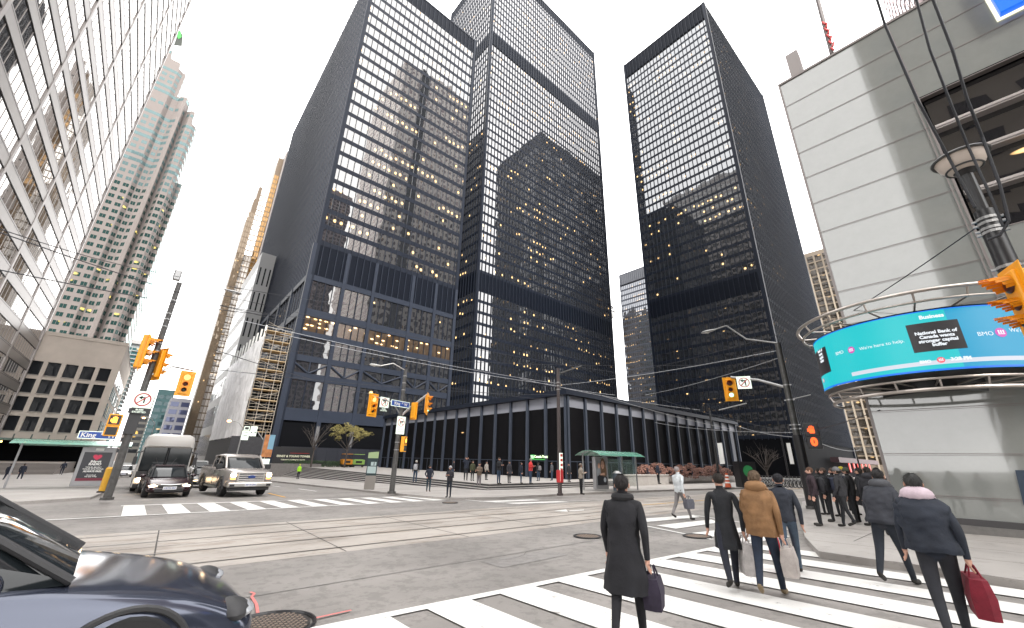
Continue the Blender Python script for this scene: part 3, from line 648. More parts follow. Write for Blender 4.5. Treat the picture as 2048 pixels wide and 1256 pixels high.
# generic background block with storeys, drawn with balconies or glass bands
def block(name, label, x0, x1, y0, y1, roof, wm, gm, fl, mod, wf=.6, hf=.5, faces='NW', limit=60, base=-7, cat='building', sill=.9, top=0):
    r = T(name, label, cat, ((x0+x1)/2, (y0+y1)/2, base)); mb = MB(); mb.box(x0, x1, y0, y1, base, roof); O('wall', mb, wm, r); items = []
    for f in faces:
        w = facew(f, (x0, x1, y0, y1)); n = max(1, int(w/mod)); m = w/n
        for j in range(int((roof-top-1)/fl)):
            for k in range(n):
                c = Vector(face_pt(f, (x0, x1, y0, y1), m*(k+.5), fl*j+sill+fl*hf/2))+Vector(FN[f])*.03; items.append((f, tuple(c), m*wf, fl*hf))
    windows(r, items, gm, limit); return r
pw = mat('pale_concrete', (.26, .255, .25), .8, var=.06); gT = glass('blue_glass', .02, (.8, .95, 1), (.03, .075, .08), ior=1.3,  mod=3, fl=3, z0=0, p=.06, es=.3, shape=(.5, .3))
yC = 420; a, b = AY(240, 790, yC), AY(284, 690, yC)
r = block('condominium_tower', 'slim white condominium tower with stacked balconies right of the limestone block', -27.2, -18.7, yC, yC+30, b.z, mat('condo_wall', (.2, .22, .22), .7), gT, 3.1, 4, .9, .6, 'NW', 70)
mb = MB()
for k in range(int(b.z/3.1)): mb.box(-23, -17.6, yC-1.2, yC+31, 3.1*k+.1, 3.1*k+.5)
O('balcony', mb, pw, r); mb = MB(); mb.box(-29, -18, yC-2, yC+32, b.z, b.z+3); O('roof_slab', mb, pw, r)
teal = mat('teal_cladding', (.08, .17, .18), .5)
for nm, lb, u0, u1, vt, y, wm, gm, fl2, md in (
    ('office_block', 'low grey block with pale window grid down the street, left of the coach roof', 262, 292, 815, 380, mat('tan_concrete', (.17, .15, .14), .8), gL, 3.6, 3.4),
    ('office_block', 'beige block with punched windows far down the street behind the coach', 290, 312, 792, 330, mat('beige_block', (.2, .18, .16), .8), gL, 3.5, 3.0),
    ('office_block', 'pale teal glass block with rounded top corner far down the street', 318, 352, 778, 300, teal, gT, 3.6, 3.0),
    ('office_block', 'grey block with dark blue window grid behind the hanging traffic signal', 343, 385, 795, 240, mat('grey_block', (.18, .18, .2), .7), glass('navy_glass', .0, (.7, .75, 1), (.03, .035, .07), mod=2.6, fl=3.4, p=.02), 3.4, 2.6)):
    a, b = AY(u0, vt, y), AY(u1, vt, y); block(nm, lb, a.x, b.x, y, y+22, a.z, wm, gm, fl2, md, .78, .6, 'N', 50)
block('office_block', 'far pale block closing the end of the street beyond the coach', -14, 26, 620, 640, 38, pw, gT, 3.5, 4, .7, .5, 'N', 40)
# gold glass towers
gold = mat('gold_mullion', (.09, .06, .035), .5, .2); gGo = glass('gold_glass', .1, (1, .62, .3), (.08, .045, .015), mod=1.4, fl=3.4, p=.1, es=.3, tilt=.03, wav=.02)
gGd = glass('bronze_glass', .02, (.9, .75, .6), (.11, .085, .06), mod=1.4, fl=3.4, p=.05, es=.3, tilt=.03); gW = glass('sky_painted_glass', .4, (1, .97, .93), (.6, .56, .52), mod=3, fl=3.4, p=0, tilt=.004)  # last glass: pale inner colour paints a bright sky reflection into the middle facet
y = 255; t = T('gold_tower', 'slender sawtooth tower of gold glass rising left of the black towers', 'office tower', (19, 270, -6))
gx = [AY(u, 741, y).x for u in (405, 422, 441, 457)]; zt = AY(517, 372, y).z; zt2 = AY(552, 312, y).z
mb = MB(); mb.box(gx[0], gx[1], y, y+12, -6, zt-22); mb.box(gx[0]+.9, gx[1], y, y+12, zt-22, zt-9); mb.box(gx[0]+1.7, gx[1], y, y+12, zt-9, zt); mb.box(gx[1], gx[2], y+1.6, y+12, -6, zt-1.5); mb.box(gx[2], gx[3]+1.5, y, y+16, -6, zt2); O('wall', mb, gold, t)
for nm, xa_, xb_, yy, zz, g_ in (('bronze_facet', gx[0], gx[1], y-.04, zt-22, gGd), ('sky_painted_facet', gx[1], gx[2], y+1.55, zt-2, gW), ('gold_facet', gx[2], gx[3]+1.4, y-.04, zt2-16, gGo)):
    n = int((zz+5)/3.4)
    for k in range(n):
        w = (xb_-xa_)/3
        q = MB()
        for j in range(3): q.quad((xa_+w*j+.12, yy, 3.4*k+.4), (xa_+w*(j+1)-.12, yy, 3.4*k+.4), (xa_+w*(j+1)-.12, yy, 3.4*k+3.2), (xa_+w*j+.12, yy, 3.4*k+3.2))
        if k < 33: O(nm, q, g_, t)
        else:
            if k == 33: rs = MB()
            rs.add(q.v, q.f)
    if n > 33: O(nm+'_rows', rs, g_, t)['kind'] = 'stuff'
block('concrete_slab_tower', 'plain grey concrete slab tower between the gold tower and the black one', AY(571, 312, 252).x, AY(571, 312, 252).x+4, 252, 262, AY(575, 303, 252).z, mat('plain_concrete', (.19, .17, .163), .85, var=.1, scale=.3, stretch=(1, 1, .1)), gL, 4, 6, .12, .2, 'N', 10)
a = AY(527, 505, 132); block('white_office_block', 'white clad block with dark vertical slots against the black tower flank', AY(462, 741, 132).x, 17.4, 132, 166, a.z, mat('white_cladding', (.33, .33, .33), .7), glass('slot_glass', .0, mod=1.2, fl=8, p=0), 8, 1.1, .3, .7, 'NE', 30)
# ================================================================ bank building on the right
bx_, by0, bzt = 17.0, 2.25, 17.1
tb = T('bank_building', 'pale fritted glass bank block with a wraparound screen at the right edge', 'bank', (35, -20, 0))
fr_ = mat('fritted_glass', (.21, .22, .212), .05, spec=.6, var=.05, scale=2.5); fr_.node_tree.nodes['Principled BSDF'].inputs['Coat Weight'].default_value = .7; fr_.node_tree.nodes['Principled BSDF'].inputs['Coat Roughness'].default_value = .012; cap = mat('panel_joint', (.17, .15, .145), .45, .3)
seam = -1.25; pz = [bzt-1.21*k for k in range(15)]
zz = [17.1, 15.9, 14.7, 13.45, 12.25, 11.05, 9.8, 8.55, 7.4, 6.2, 3.3, 2.05, .95, .25]
for a, b in zip(zz[:-1], zz[1:]):
    q = MB(); q.quad((bx_, by0, b+.008), (bx_, seam, b+.008), (bx_, seam, a-.008), (bx_, by0, a-.008)); O('glass_panel', q, fr_, tb)
for a, b in ((17.1, 15.9), (15.9, 14.7), (14.7, 13.5), (8.2, 7.1), (7.1, 6.0), (6.0, 4.6), (4.6, 2.4), (2.4, .25)):
    for k in range(6):
        q = MB(); q.quad((bx_, seam-3*k, b+.008), (bx_, seam-3*(k+1)+.02, b+.008), (bx_, seam-3*(k+1)+.02, a-.008), (bx_, seam-3*k, a-.008)); O('glass_panel', q, fr_, tb)
mb = MB()
for z in zz: mb.box(bx_-.01, bx_+.2, seam, by0, z-.009, z+.009); mb.box(bx_-.006, bx_+.2, seam, by0, z-.05, z-.04)
mb.box(bx_-.03, bx_+.3, by0-.02, by0+.05, .2, bzt+.05); mb.box(bx_-.02, bx_+.2, seam-.03, seam+.03, .2, bzt); mb.box(bx_-.03, bx_+.2, seam+.09, seam+.12, .2, 13.4); mb.box(bx_-.04, bx_+.25, seam-22, by0+.05, bzt, bzt+.1)
for z in (15.9, 14.7, 13.45, 8.2, 7.1, 6.0, 4.6, 2.4): mb.box(bx_-.012, bx_+.2, -20, seam, z-.015, z+.015)
O('panel_joints', mb, cap, tb)
gK = glass('bank_glass', .1, (.9, .95, 1), (.012, .011, .012), mod=2.2, fl=1.3, z0=8.2, p=.16, es=.7, shape=(.25, .08), wav=.03)
for a, b in ((13.4, 12.2), (12.05, 10.95), (10.8, 9.65), (9.5, 8.25)):
    for k in range(4):
        q = MB(); q.quad((bx_+.25, seam-.1-4.4*k, b), (bx_+.25, seam-4.5-4.4*k, b), (bx_+.25, seam-4.5-4.4*k, a), (bx_+.25, seam-.1-4.4*k, a)); O('window', q, gK, tb)
mb = MB()
for z in (12.12, 10.87, 9.57): mb.box(bx_-.05, bx_+.3, -20, seam-.1, z-.08, z+.08); mb.box(bx_-.08, bx_+.3, -20, seam-.1, z-.02, z+.02)
O('floor_fins', mb, mat('pale_fin', (.36, .33, .32), .4, .3), tb)
mb = MB(); mb.box(bx_+.28, 62, -60, by0-.05, -.5, bzt-.1); O('body', mb, core, tb)
mb = MB(); mb.box(bx_+.02, 62, by0-.06, by0-.02, .3, bzt); O('south_front', mb, gK, tb)
mb = MB(); mb.box(bx_-.16, bx_+.3, -20, by0-.1, -.3, .26); O('plinth', mb, mat('plinth_granite', (.13, .125, .12), .5, var=.15, scale=8), tb)
mb = MB(); mb.box(bx_-.1, bx_+.2, -20, by0-.12, .2, .42); O('base_trim', mb, mat('dark_trim', (.06, .058, .06), .35, .5), tb)
mb = MB(); p_ = AX(2024, 940, bx_); mb.quad((bx_-.02, p_.y-.05, p_.z), (bx_-.02, p_.y-3, p_.z), (bx_-.02, p_.y-3, p_.z-.75), (bx_-.02, AX(2047, 1010, bx_).y, AX(2047, 1010, bx_).z)); O('notice_panel', mb, mat('navy_notice', (.01, .025, .05), .4), tb)
# blue letters high on the wall, only a serif in the picture
c = AX(2000, 44, bx_); q = place(textmb('BMO', 2.6, .14, .06, align='LEFT'), EAST, (bx_-.16, c.y+.1, c.z+.95))
t = T('blue_wall_letters', 'big blue lit letters high on the bank wall at the top right corner', 'sign', (bx_-.15, c.y-3, c.z)); O('letters', q, mat('sign_blue', (.0, .07, .5), .4, emit=(0, .16, .9), es=.18), t)
q = place(textmb('BMO', 2.6, .02, .14, align='LEFT'), EAST, (bx_-.04, c.y+.1, c.z+.95)); O('back_glow', q, emis('halo_white', (1, .98, .75), .5), t)
# roof pieces
a = AX(1590, 130, 19); t = W1('roof_vent', (lambda m: (m.box(19, 19.5, AX(1606, 140, 19).y, AX(1578, 140, 19).y, 17, AX(1590, 100, 19).z), m)[1])(MB()), mat('vent_grey', (.2, .18, .175), .5, .3), 'grey box vent standing on the bank roof edge', 'roof vent')
t = T('roof_mast', 'leaning grey mast with red and white lattice on the bank roof', 'mast', tuple(AX(1665, 110, 20)))
a, b = AX(1664, 108, 20), AX(1625, -40, 20); q = MB(); q.tube([a, b], .09, 8); O('pole', q, mat('mast_grey', (.16, .14, .14), .5), t)
q = MB(); a, b = AX(1668, 100, 19.9), AX(1648, 42, 19.9)
for k in range(9): q.tube([a.lerp(b, k/9), a.lerp(b, (k+1)/9)+Vector((0, .07*(-1)**k, 0))], .045, 5)
O('lattice', q, mat('mast_red', (.5, .03, .03), .5), t)
# tower above the bank, seen just over its roof, and in the mirror of the black tower
FP = mat('white_tower_cladding', (.6, .56, .53), .6, var=.05); gF = glass('rose_glass', .06, (1, .85, .85), (.05, .035, .04), mod=1.9, fl=3.9, p=.12, es=.5)
r = block('pale_tower', 'pale tower glimpsed above the roof of the bank block', 66, 118, -62, -10.5, 236, FP, gF, 3.9, 3.1, .62, .55, 'ESN', 40, base=0, cat='office tower')
mb = MB(); mb.box(78, 83, -10.6, -10.3, 5, 236); O('dark_slot', mb, core, r)
r = block('rose_tower', 'pink grey tower with dark windows rising behind the bank roof beside the cables', 31, 48, -18, -3.9, 120, mat('rose_cladding', (.3, .23, .24), .6), gF, 1.9, 1.7, .72, .62, 'ES', 60, base=16.9, cat='office tower')
block('street_block', 'dark low block west of the bank', 62.5, 150, -50, 1.5, 19, mat('dark_stone', (.05, .048, .046), .7), gK, 4, 4, .7, .6, 'SE', 10, base=-1)
# tan office block between the black tower and the bank
tn = mat('tan_stone', (.2, .165, .13), .8, var=.08, scale=.3); yy0, yy1 = 236/7.9, 236/5.55
zt = AN(1640, 495, 236).z
r = T('tan_office_block', 'tan office block with glass bays seen between the black tower and the bank', 'building', (245, 36, -2)); mb = MB(); mb.box(236, 262, yy0, yy1+6, -3, zt); O('wall', mb, tn, r)
gN = glass('tan_block_glass', .12, (1, .95, .9), (.04, .033, .025), mod=3, fl=3.9, p=.18, es=.3, tilt=.01); items = []
for k in range(int(zt/3.9)-1):
    for j in range(5): items.append(('E', (235.93, yy0+1.7+j*3.3, 3.9*k+5), 2.5, 3.2))
windows(r, items, gN, 100)
for j in range(6): mb = MB(); mb.box(235.4, 236, yy0-.2+j*3.3, yy0+.35+j*3.3, 0, zt-12); O('pilaster', mb, mat('cream_pilaster', (.34, .29, .23), .8), r)
# far lookout tower
cn = AN(1228, 625, 930); d = Vector((cn.x, cn.y)).normalized(); c = AN(1214, 625, 940)
t = T('lookout_tower', 'round white lookout pod peeking from behind the tallest black tower', 'tower', (c.x, c.y, -6))
q = MB(); q.tube([(c.x, c.y, -6), (c.x, c.y, 335), (c.x, c.y, 440)], [16, 8, 4], 12); O('shaft', q, pw, t)
q = MB(); q.tube([(c.x, c.y, z) for z in (326, 330, 336, 344, 348, 352, 356, 362)], [8, 15, 19, 20, 18, 17, 12, 6], 20); O('pod', q, mat('pod_white', (.4, .4, .4), .5), t)
q = MB()
for z in (341, 349, 355): q.cyl((c.x, c.y), 20.4-(z-341)*.3, z, z+1.8, 20)
O('pod_windows', q, core, t)
# unseen corner bank north-east of the camera, added and sized to darken reflections
block('corner_reflection_block', 'unseen tan stone block behind the viewer, added for its reflection', -70, -17, -60, -1.0, 75, tn, gL, 4, 3.5, .5, .5, 'SW', 4, base=-1)
if False: block('setback_tower', 'brown granite tower behind the viewer', -90, -40, -130, -75, 220, mat('brown_granite', (.16, .07, .05), .4), gL, 4, 3.5, .5, .5, 'SW', 4, base=-1)
# ---------------------------------------------------------------- curved screen round the bank corner
CX, CY, CRR = 17.6, .75, 2.6; ZT, ZB = 5.66, 4.03
def cylhit(u, v, R=CRR):
    d = ray(u, v); o = Vector((-CX, -CY)); a = d.x**2+d.y**2; b = 2*(o.x*d.x+o.y*d.y); c = o.length_squared-R*R
    D = b*b-4*a*c
    if D < 0: return None
    t = (-b-math.sqrt(D))/(2*a); p = CAM+d*t; return math.atan2(p.y-CY, p.x-CX) % (2*math.pi), p.z
def cp(th, R, z): return (CX+R*math.cos(th), CY+R*math.sin(th), z)
th0, th1 = math.radians(75), math.radians(258)             # from the south side round to the wall
def band(mb, a, b, R, z0, z1, n=60):
    for i in range(n):
        t0, t1 = a+(b-a)*i/n, a+(b-a)*(i+1)/n; mb.quad(cp(t0, R, z0), cp(t1, R, z0), cp(t1, R, z1), cp(t0, R, z1))
scn = T('curved_screen', 'curved blue news screen with steel rails wrapped round the bank corner', 'screen', (CX, CY, ZB-.4))
cy = emis('screen_cyan', (.0, .62, .66), .33); bl = emis('screen_blue', (0, .42, .72), .3); dk = emis('screen_dark', (.02, .018, .03), .1); wh = emis('screen_text', (.9, .95, 1), .36); mg = emis('screen_magenta', (.6, .05, .4), .4); rd = emis('screen_red', (.9, .08, .12), .4); ed = emis('screen_edge', (0, .16, .85), .4)
hz = MB(); band(hz, th0, th1, CRR-.05, ZB, ZT); 
q = MB(); n = 60
for R, z in ((CRR+.02, ZB-.02),):
    for i in range(n):
        t0, t1 = th0+(th1-th0)*i/n, th0+(th1-th0)*(i+1)/n; q.quad(cp(t0, R, z), cp(t1, R, z), cp(t1, 1.2, z), cp(t0, 1.2, z)); q.quad(cp(t0, R, ZT+.03), cp(t1, R, ZT+.03), cp(t1, 1.2, ZT+.03), cp(t0, 1.2, ZT+.03))
band(q, th0, th1, 1.25, ZB-.35, ZT); O('housing', q, black, scn)
tu = lambda u, v=690: (cylhit(u, v) or (th0+.6, 0))[0]
tsplit = tu(1917, 700)
q = MB(); band(q, th0, tsplit, CRR, ZB, ZT); O('display', q, cy, scn); q = MB(); band(q, tsplit, th1, CRR, ZB, ZT); O('display', q, bl, scn)
q = MB(); band(q, th0, th1, CRR+.006, ZB, ZB+.05); band(q, th0, th1, CRR+.006, ZT-.025, ZT); O('edge_line', q, ed, scn)
q = MB(); band(q, tu(1705, 752), th1, CRR+.008, ZB+.16, ZB+.27); O('ticker', q, emis('ticker_white', (.75, .8, .9), .32), scn)
t0_, t1_ = tu(1816, 650), tu(1920, 650)
q = MB(); band(q, tu(1820, 680), tu(1930, 680), CRR+.008, 4.55, 5.33, 10); O('headline_panel', q, dk, scn)
q = MB(); band(q, tu(1632, 710), tu(1655, 710), CRR+.008, 4.5, 5.33, 8); O('headline_panel', q, dk, scn)
def wrap(mb, th, z, R=CRR+.02):   # flat text -> round the cylinder (viewer's right = increasing angle)
    mb.v = [cp(th + x/R, R+zz_, z+y_) for x, y_, zz_ in mb.v]; return mb
def wtext(s, u, v, size, m=wh, space=.95, bold=.006, name='screen_text'):
    h = cylhit(u, v)
    if h: O(name, wrap(textmb(s, size, .001, bold, space=space), h[0], h[1]), m, scn)
def roundel(u, v, r, m):
    h = cylhit(u, v); q = MB(); q.poly([(r*math.cos(a), r*math.sin(a), 0) for a in np.linspace(0, 2*math.pi, 25)[:-1]]); O('roundel', wrap(q, h[0], h[1], CRR+.012), m, scn)
    q = MB()
    for k in range(3): x = -r*.42+k*r*.42; q.box(x-r*.13, x+r*.13, -r*.15, r*.5, 0, .002)
    q.box(-r*.6, r*.6, -r*.42, -r*.24, 0, .002); O('roundel_mark', wrap(q, h[0], h[1]), wh, scn)
wtext('Business', 1862, 633, .14, bold=.006); wtext('National Bank of\nCanada wants\nstronger capital\nbuffer', 1875, 676, .118, bold=.005)
wtext('BMO', 1851, 724, .1); roundel(1882, 720, .075, rd); wtext('3:28 PM', 1922, 717, .115, bold=.006)
wtext('BMO', 1680, 706, .14, bold=0); roundel(1703, 700, .1, mg); wtext("We're here to help.", 1761, 690, .13, bold=0)
wtext('BMO', 1970, 668, .15, bold=0); roundel(2001, 665, .12, mg); wtext("We're here to help.", 2062, 662, .14, bold=0)
wtext('Bank of\nwants\ncapital\nbuffer', 1643, 712, .12); roundel(1648, 761, .07, rd)
for R, z, r_ in ((2.86, 5.86, .035), (2.98, 6.12, .05), (2.5, 3.86, .035), (2.42, 3.6, .05)):
    q = MB(); q.tube([cp(th0+(th1-th0)*i/48, R, z) for i in range(49)], r_, 8); O('rail', q, mat('rail_satin', (.42, .38, .35), .32, .8), scn)
for k in range(9):
    a = th0+(th1-th0)*(k+.5)/9
    for p0, p1 in (((a, 2.86, 5.86), (a, 2.98, 6.12)), ((a, 2.5, 3.86), (a, 2.42, 3.6)), ((a, 2.86, 5.86), (a, 1.3, 5.8)), ((a, 2.5, 3.86), (a, 1.2, 3.86))):
        q = MB(); q.tube([cp(*p0), cp(*p1)], .025, 6); O('bracket', q, MATS['rail_satin'], scn)
# ================================================================ street furniture
amber = emis('signal_amber', (1, .4, .12), 1.1); redl = emis('signal_red', (1, .03, .01), 2.2); grn = emis('signal_green', (.25, 1, .75), 1.5)
dead = mat('dark_lens', (.05, .012, .01), .3); deadg = mat('dark_green_lens', (.01, .03, .025), .3); hand = emis('walk_orange', (1, .3, .03), 2)
signm = mat('sign_white', (.62, .6, .6), .5, var=.06); signb = mat('sign_black', (.02, .02, .022), .5); blue = mat('street_sign_blue', (.012, .06, .3), .45)
def signal(loc, rz, lit, label, s=1.0, group='traffic signal heads', visor=.26):
    """three lens yellow head, front towards local -y"""
    t = T('traffic_signal', label, 'traffic light', loc, rz, group, s)
    q = MB(); q.box(-.2, .2, 0, .2, -.55, .55); O('housing', q, yel, t, world=False, bevel=.03)
    q = MB(); q.box(-.33, .33, .06, .075, -.66, .66); O('backplate', q, yel, t, world=False, bevel=.006)
    for k, (c, z, r) in enumerate((('r', .33, .15), ('y', -.03, .105), ('g', -.33, .105))):
        m = {'r': amber if lit == 'r' else dead, 'y': dead, 'g': grn if lit == 'g' else deadg}[c]
        if lit == 'R' and c == 'r': m = redl
        q = MB(); q.ball((0, -.005, z), r, .04, r, 14, 8); O('lens', q, m, t, world=False, smooth=True)
        q = MB(); n = 12; a0 = math.pi*-.12; a1 = math.pi*1.12
        for i in range(n):
            b0, b1 = a0+(a1-a0)*i/n, a0+(a1-a0)*(i+1)/n; L0 = visor*(.35+.65*max(0, math.sin((b0+b1)/2))); R = r+.025
            for rr_ in (R, R-.008):
                q.quad((R*math.cos(b0), 0, z+R*math.sin(b0)), (R*math.cos(b1), 0, z+R*math.sin(b1)), (R*math.cos(b1), -L0, z+R*math.sin(b1)-.03), (R*math.cos(b0), -L0, z+R*math.sin(b0)-.03))
        O('visor', q, yel, t, world=False)
    return t
def noturn(loc, rz, label, tab=None, right=False, w=.62):
    t = T('turn_sign', label, 'road sign', loc, rz, 'no turn signs'); q = MB(); q.box(-w/2, w/2, -.01, .01, -w/2, w/2); O('board', q, signm, t, world=False, bevel=.008)
    q = MB(); r = w*.4
    q.loft([[(rr*math.cos(a), yy, rr*math.sin(a)) for a in np.linspace(0, 2*math.pi, 29)[:-1]] for rr, yy in ((r, -.012), (r, -.02), (r*.82, -.02), (r*.82, -.012))], False); q.obox((0, -.018, 0), r*1.75, .006, .05, Matrix.Rotation(math.radians(-45 if not right else 45), 3, 'Y')); O('ring', q, mat('sign_red', (.4, .015, .03), .5), t, world=False)
    s = -1 if right else 1; q = MB()
    q.box(s*.03, s*.09, -.0145, -.0105, -.17, .06); q.box(-s*.06, s*.09, -.0145, -.0105, .06, .12); q.add([(-s*.17, -.0145, .09), (-s*.04, -.0145, .0), (-s*.04, -.0145, .18)], [(0, 1, 2), (2, 1, 0)]); O('arrow', q, signb, t, world=False)
    if tab:
        q = MB(); q.box(-w/2, w/2, -.01, .01, -w/2-.27, -w/2-.02); O('tab', q, signb, t, world=False)
        q = place(textmb(tab, .105, .001, .002), NORTH, (0, -.014, -w/2-.145)); O('tab_lettering', q, signm, t, world=False)
    return t
def streetsign(loc, rz, label, txt='King St W', w=1.5, h=.36):
    t = T('street_name_sign', label, 'street sign', loc, rz, 'blue street name signs'); q = MB(); q.box(-w/2, w/2, -.015, .015, -h/2, h/2); O('frame', q, signm, t, world=False)
    q = MB(); q.box(-w/2+.03, w/2-.03, -.02, .02, -h/2+.03, h/2-.03); O('board', q, blue, t, world=False)
    for sd, M_ in ((-1, NORTH), (1, Matrix.Rotation(math.pi, 3, 'Z') @ NORTH)):
        for tx, dx, sz, dz in (('King', -.3, .27, -.01), ('ST', .16, .12, .06), ('W', .45, .27, -.01)):
            q = place(textmb(tx, sz, .001, .006), M_, (dx*(-sd), .023*sd, dz)); O('lettering', q, white, t, world=False)
    return t
def pole(name, label, x, y, z0, h, r0, r1, m=polem, bands=(), cat='pole', group='street poles'):
    t = T(name, label, cat, (x, y, z0), 0, group); q = MB(); q.tube([(x, y, z0), (x, y, z0+h*.5), (x, y, z0+h)], [r0, (r0+r1)/2, r1], 14); O('shaft', q, m, t, smooth=True)
    q = MB(); q.cyl((x, y), r0*1.5, z0, z0+.12, 14); O('base', q, m, t)
    for b in bands:
        rr_ = r0+(r1-r0)*b/h+.012; q = MB(); q.cyl((x, y), rr_, z0+b-.03, z0+b+.03, 14); O('clamp_band', q, galv, t)
        q = MB(); q.box(x-.03, x+.03, y-rr_-.06, y+rr_+.06, z0+b-.02, z0+b+.02); O('clamp_bolt', q, galv, t)
    return t
def arm(t, pts, r, m=chrome, name='arm'): q = MB(); q.tube(pts, r, 8); return O(name, q, m, t, smooth=True)
def streetlamp_head(t, c, d, m=galv, L=.75):
    q = MB(); c = Vector(c); d = Vector(d).normalized(); s = Vector((-d.y, d.x, 0)); rings = []
    for f, w, hh in ((0, .03, .03), (.2, .09, .05), (.6, .16, .08), (.9, .1, .06), (1, .02, .02)):
        p = c+d*L*f; rings.append([p+s*w*math.cos(a)+Vector((0, 0, hh*math.sin(a))) for a in np.linspace(0, 2*math.pi, 13)[:-1]])
    q.loft(rings); o = O('lamp_head', q, m, t, smooth=True); q = MB(); q.ball(c+d*L*.6+Vector((0, 0, -.05)), .13, .13, .06, 10, 6); O('lamp_glass', q, mat('lamp_glass', (.5, .5, .48), .2), o)
# --- left pole (south-east corner)
g = G(213, 1000, .13); lx, ly = g.x, g.y; H_ = lambda u, v: AN(u, v, math.hypot(lx, ly)).z
zt = H_(356, 565); tp = pole('signal_pole', 'tall grey strapped pole leaning left, carrying signals on the near left corner', lx, ly, g.z, zt-g.z, .16, .12, bands=[H_(340, v)-g.z for v in (600, 628, 640, 655, 690, 706)])
q = MB(); zc_ = H_(350, 558); q.box(lx-.35, lx-.02, ly-.2, ly+.05, zc_-.1, zc_+.5); O('camera_box', q, galv, tp, bevel=.06)
la_ = AN(465, 582, math.hypot(lx, ly)); arm(tp, [(lx, ly, zt-.05), ((lx+la_.x)/2, ly+.1, zt+.12), (la_.x-.3, ly+.1, la_.z+.05)], .028, polem); streetlamp_head(tp, (la_.x-.45, ly+.1, la_.z+.04), (1, 0, -.05), L=.95)
q = MB(); z9 = H_(268, 820); q.box(lx-.22, lx+.22, ly-.2, ly+.2, z9-1.1, z9+.15); O('cabinet', q, mat('dark_cabinet', (.03, .03, .032), .5), tp)
signal((lx-.35, ly-.2, H_(310, 708)), math.radians(90), 'n', 'large yellow signal head seen side on near the top of the strapped left pole', 1.5, visor=.34)
signal((lx+.35, ly+.15, H_(322, 722)-.15), math.radians(115), 'n', 'second yellow signal head tucked behind the pole top one', 1.25, visor=.34)
pr_ = AN(371, 767, 29); a9 = AN(385, 741, 29); arm(tp, [(lx, ly, H_(300, 752)), ((lx+pr_.x)/2, ly-.1, (H_(300, 752)+a9.z)/2+.15), (a9.x, pr_.y, a9.z)], .045)
signal((pr_.x, pr_.y-.05, pr_.z), 0, 'r', 'yellow signal hanging from the left arm with its top lens glowing', 1.06)
pz_ = AN(282, 801, 28.4); noturn((lx+.1, ly-.3, H_(281, 800)), 0, 'no left turn sign with a black tab on the strapped left pole', 'BUSES\nEXCEPTED', w=.78)
t = T('walk_signal', 'pedestrian signal with glowing orange hand on the strapped left pole', 'walk signal', (lx-.62, ly-.25, H_(236, 848)), 0, 'pedestrian signals')
def walk(t, lit, s=1.0, m=hand, body=None):
    q = MB(); q.box(-.24*s, .24*s, -.1, .14, -.1*s, .42*s); O('upper_case', q, yel if body is None else body, t, world=False, bevel=.02); q = MB(); q.box(-.24*s, .24*s, -.1, .14, -.56*s, -.1*s); O('lower_case', q, yel if body is None else body, t, world=False, bevel=.02)
    q = MB(); q.box(-.19*s, .19*s, -.115, -.1, -.5*s, -.16*s); q.box(-.19*s, .19*s, -.115, -.1, -.04*s, .36*s); O('screen', q, signb, t, world=False)
    q = MB(); q.box(-.08*s, .09*s, -.125, -.117, .02*s, .17*s)
    for k in range(4): q.box((-.085+.046*k)*s, (-.052+.046*k)*s, -.125, -.117, .17*s, (.28+.03*(k in (1, 2)))*s)
    q.box(-.14*s, -.09*s, -.125, -.117, .08*s, .2*s); O('hand_symbol', q, m, t, world=False)
walk(t, 1)
streetsign((lx-1.0, ly-.3, H_(225, 872)), 0, 'blue street name sign low on the left pole above the ad shelter', w=1.25, h=.33)
# --- middle pole (south-west corner)
g = G(783, 987, .13); mx_, my_ = g.x, g.y; n_ = math.hypot(mx_, my_); Hm = lambda u, v: AN(u, v, n_).z
zt = Hm(812, 738); tm = pole('signal_pole', 'dark steel pole with signals and blue street sign in front of the plaza steps', mx_, my_, g.z, zt-g.z, .17, .11, bands=[Hm(806, v)-g.z for v in (752, 766, 780, 885, 900)])
lh = AN(737, 735, n_); arm(tm, [(mx_, my_, zt-.1), (mx_-.9, my_+.1, zt+.25), (lh.x+.5, lh.y*0+my_+.2, lh.z+.08)], .035); streetlamp_head(tm, (lh.x+.55, my_+.2, lh.z+.08), (-1, 0, -.03), mat('lamp_head_white', (.6, .6, .58), .3), .8)
a1 = AN(747, 792, n_-.3); arm(tm, [(mx_, my_, Hm(802, 830)), (mx_-.7, my_-.1, Hm(785, 806)), (a1.x, a1.y, a1.z)], .045, galv)
a2 = AN(862, 789, n_+.4); arm(tm, [(mx_, my_, Hm(801, 833)), (mx_+.7, my_+.2, Hm(825, 815)), (a2.x-.2, a2.y, a2.z+.02)], .09, galv)
p = AN(747, 810, n_-.3); signal((p.x, p.y, p.z), math.radians(14), 'r', 'yellow signal with lit top lens left of the centre street sign', 1.1)
p = AN(768, 808, n_-.2); noturn((p.x, p.y-.05, p.z+.1), math.radians(10), 'no left turn sign with a black tab beside the centre signal', 'BUSES\nEXCEPTED', w=.66)
p = AN(801, 808, n_-.4); streetsign((p.x, p.y, p.z), math.radians(18), 'blue street name sign in the middle of the centre pole', w=1.6, h=.38)
p = AN(857, 808, n_+.4); signal((p.x, p.y, p.z), math.radians(52), 'g', 'yellow signal showing green at the right end of the centre arm', 1.1)
p = AN(829, 822, n_+.2); signal((p.x, p.y, p.z), math.radians(110), 'n', 'small yellow signal seen side on under the centre arm', .85)
t = T('parking_sign', 'white no right turn board on the centre pole below the street sign', 'road sign', (mx_, my_-.2, Hm(800, 851)), math.radians(10)); q = MB(); q.box(-.32, .32, -.01, .01, -.55, .55); O('board', q, signm, t, world=False, bevel=.01)
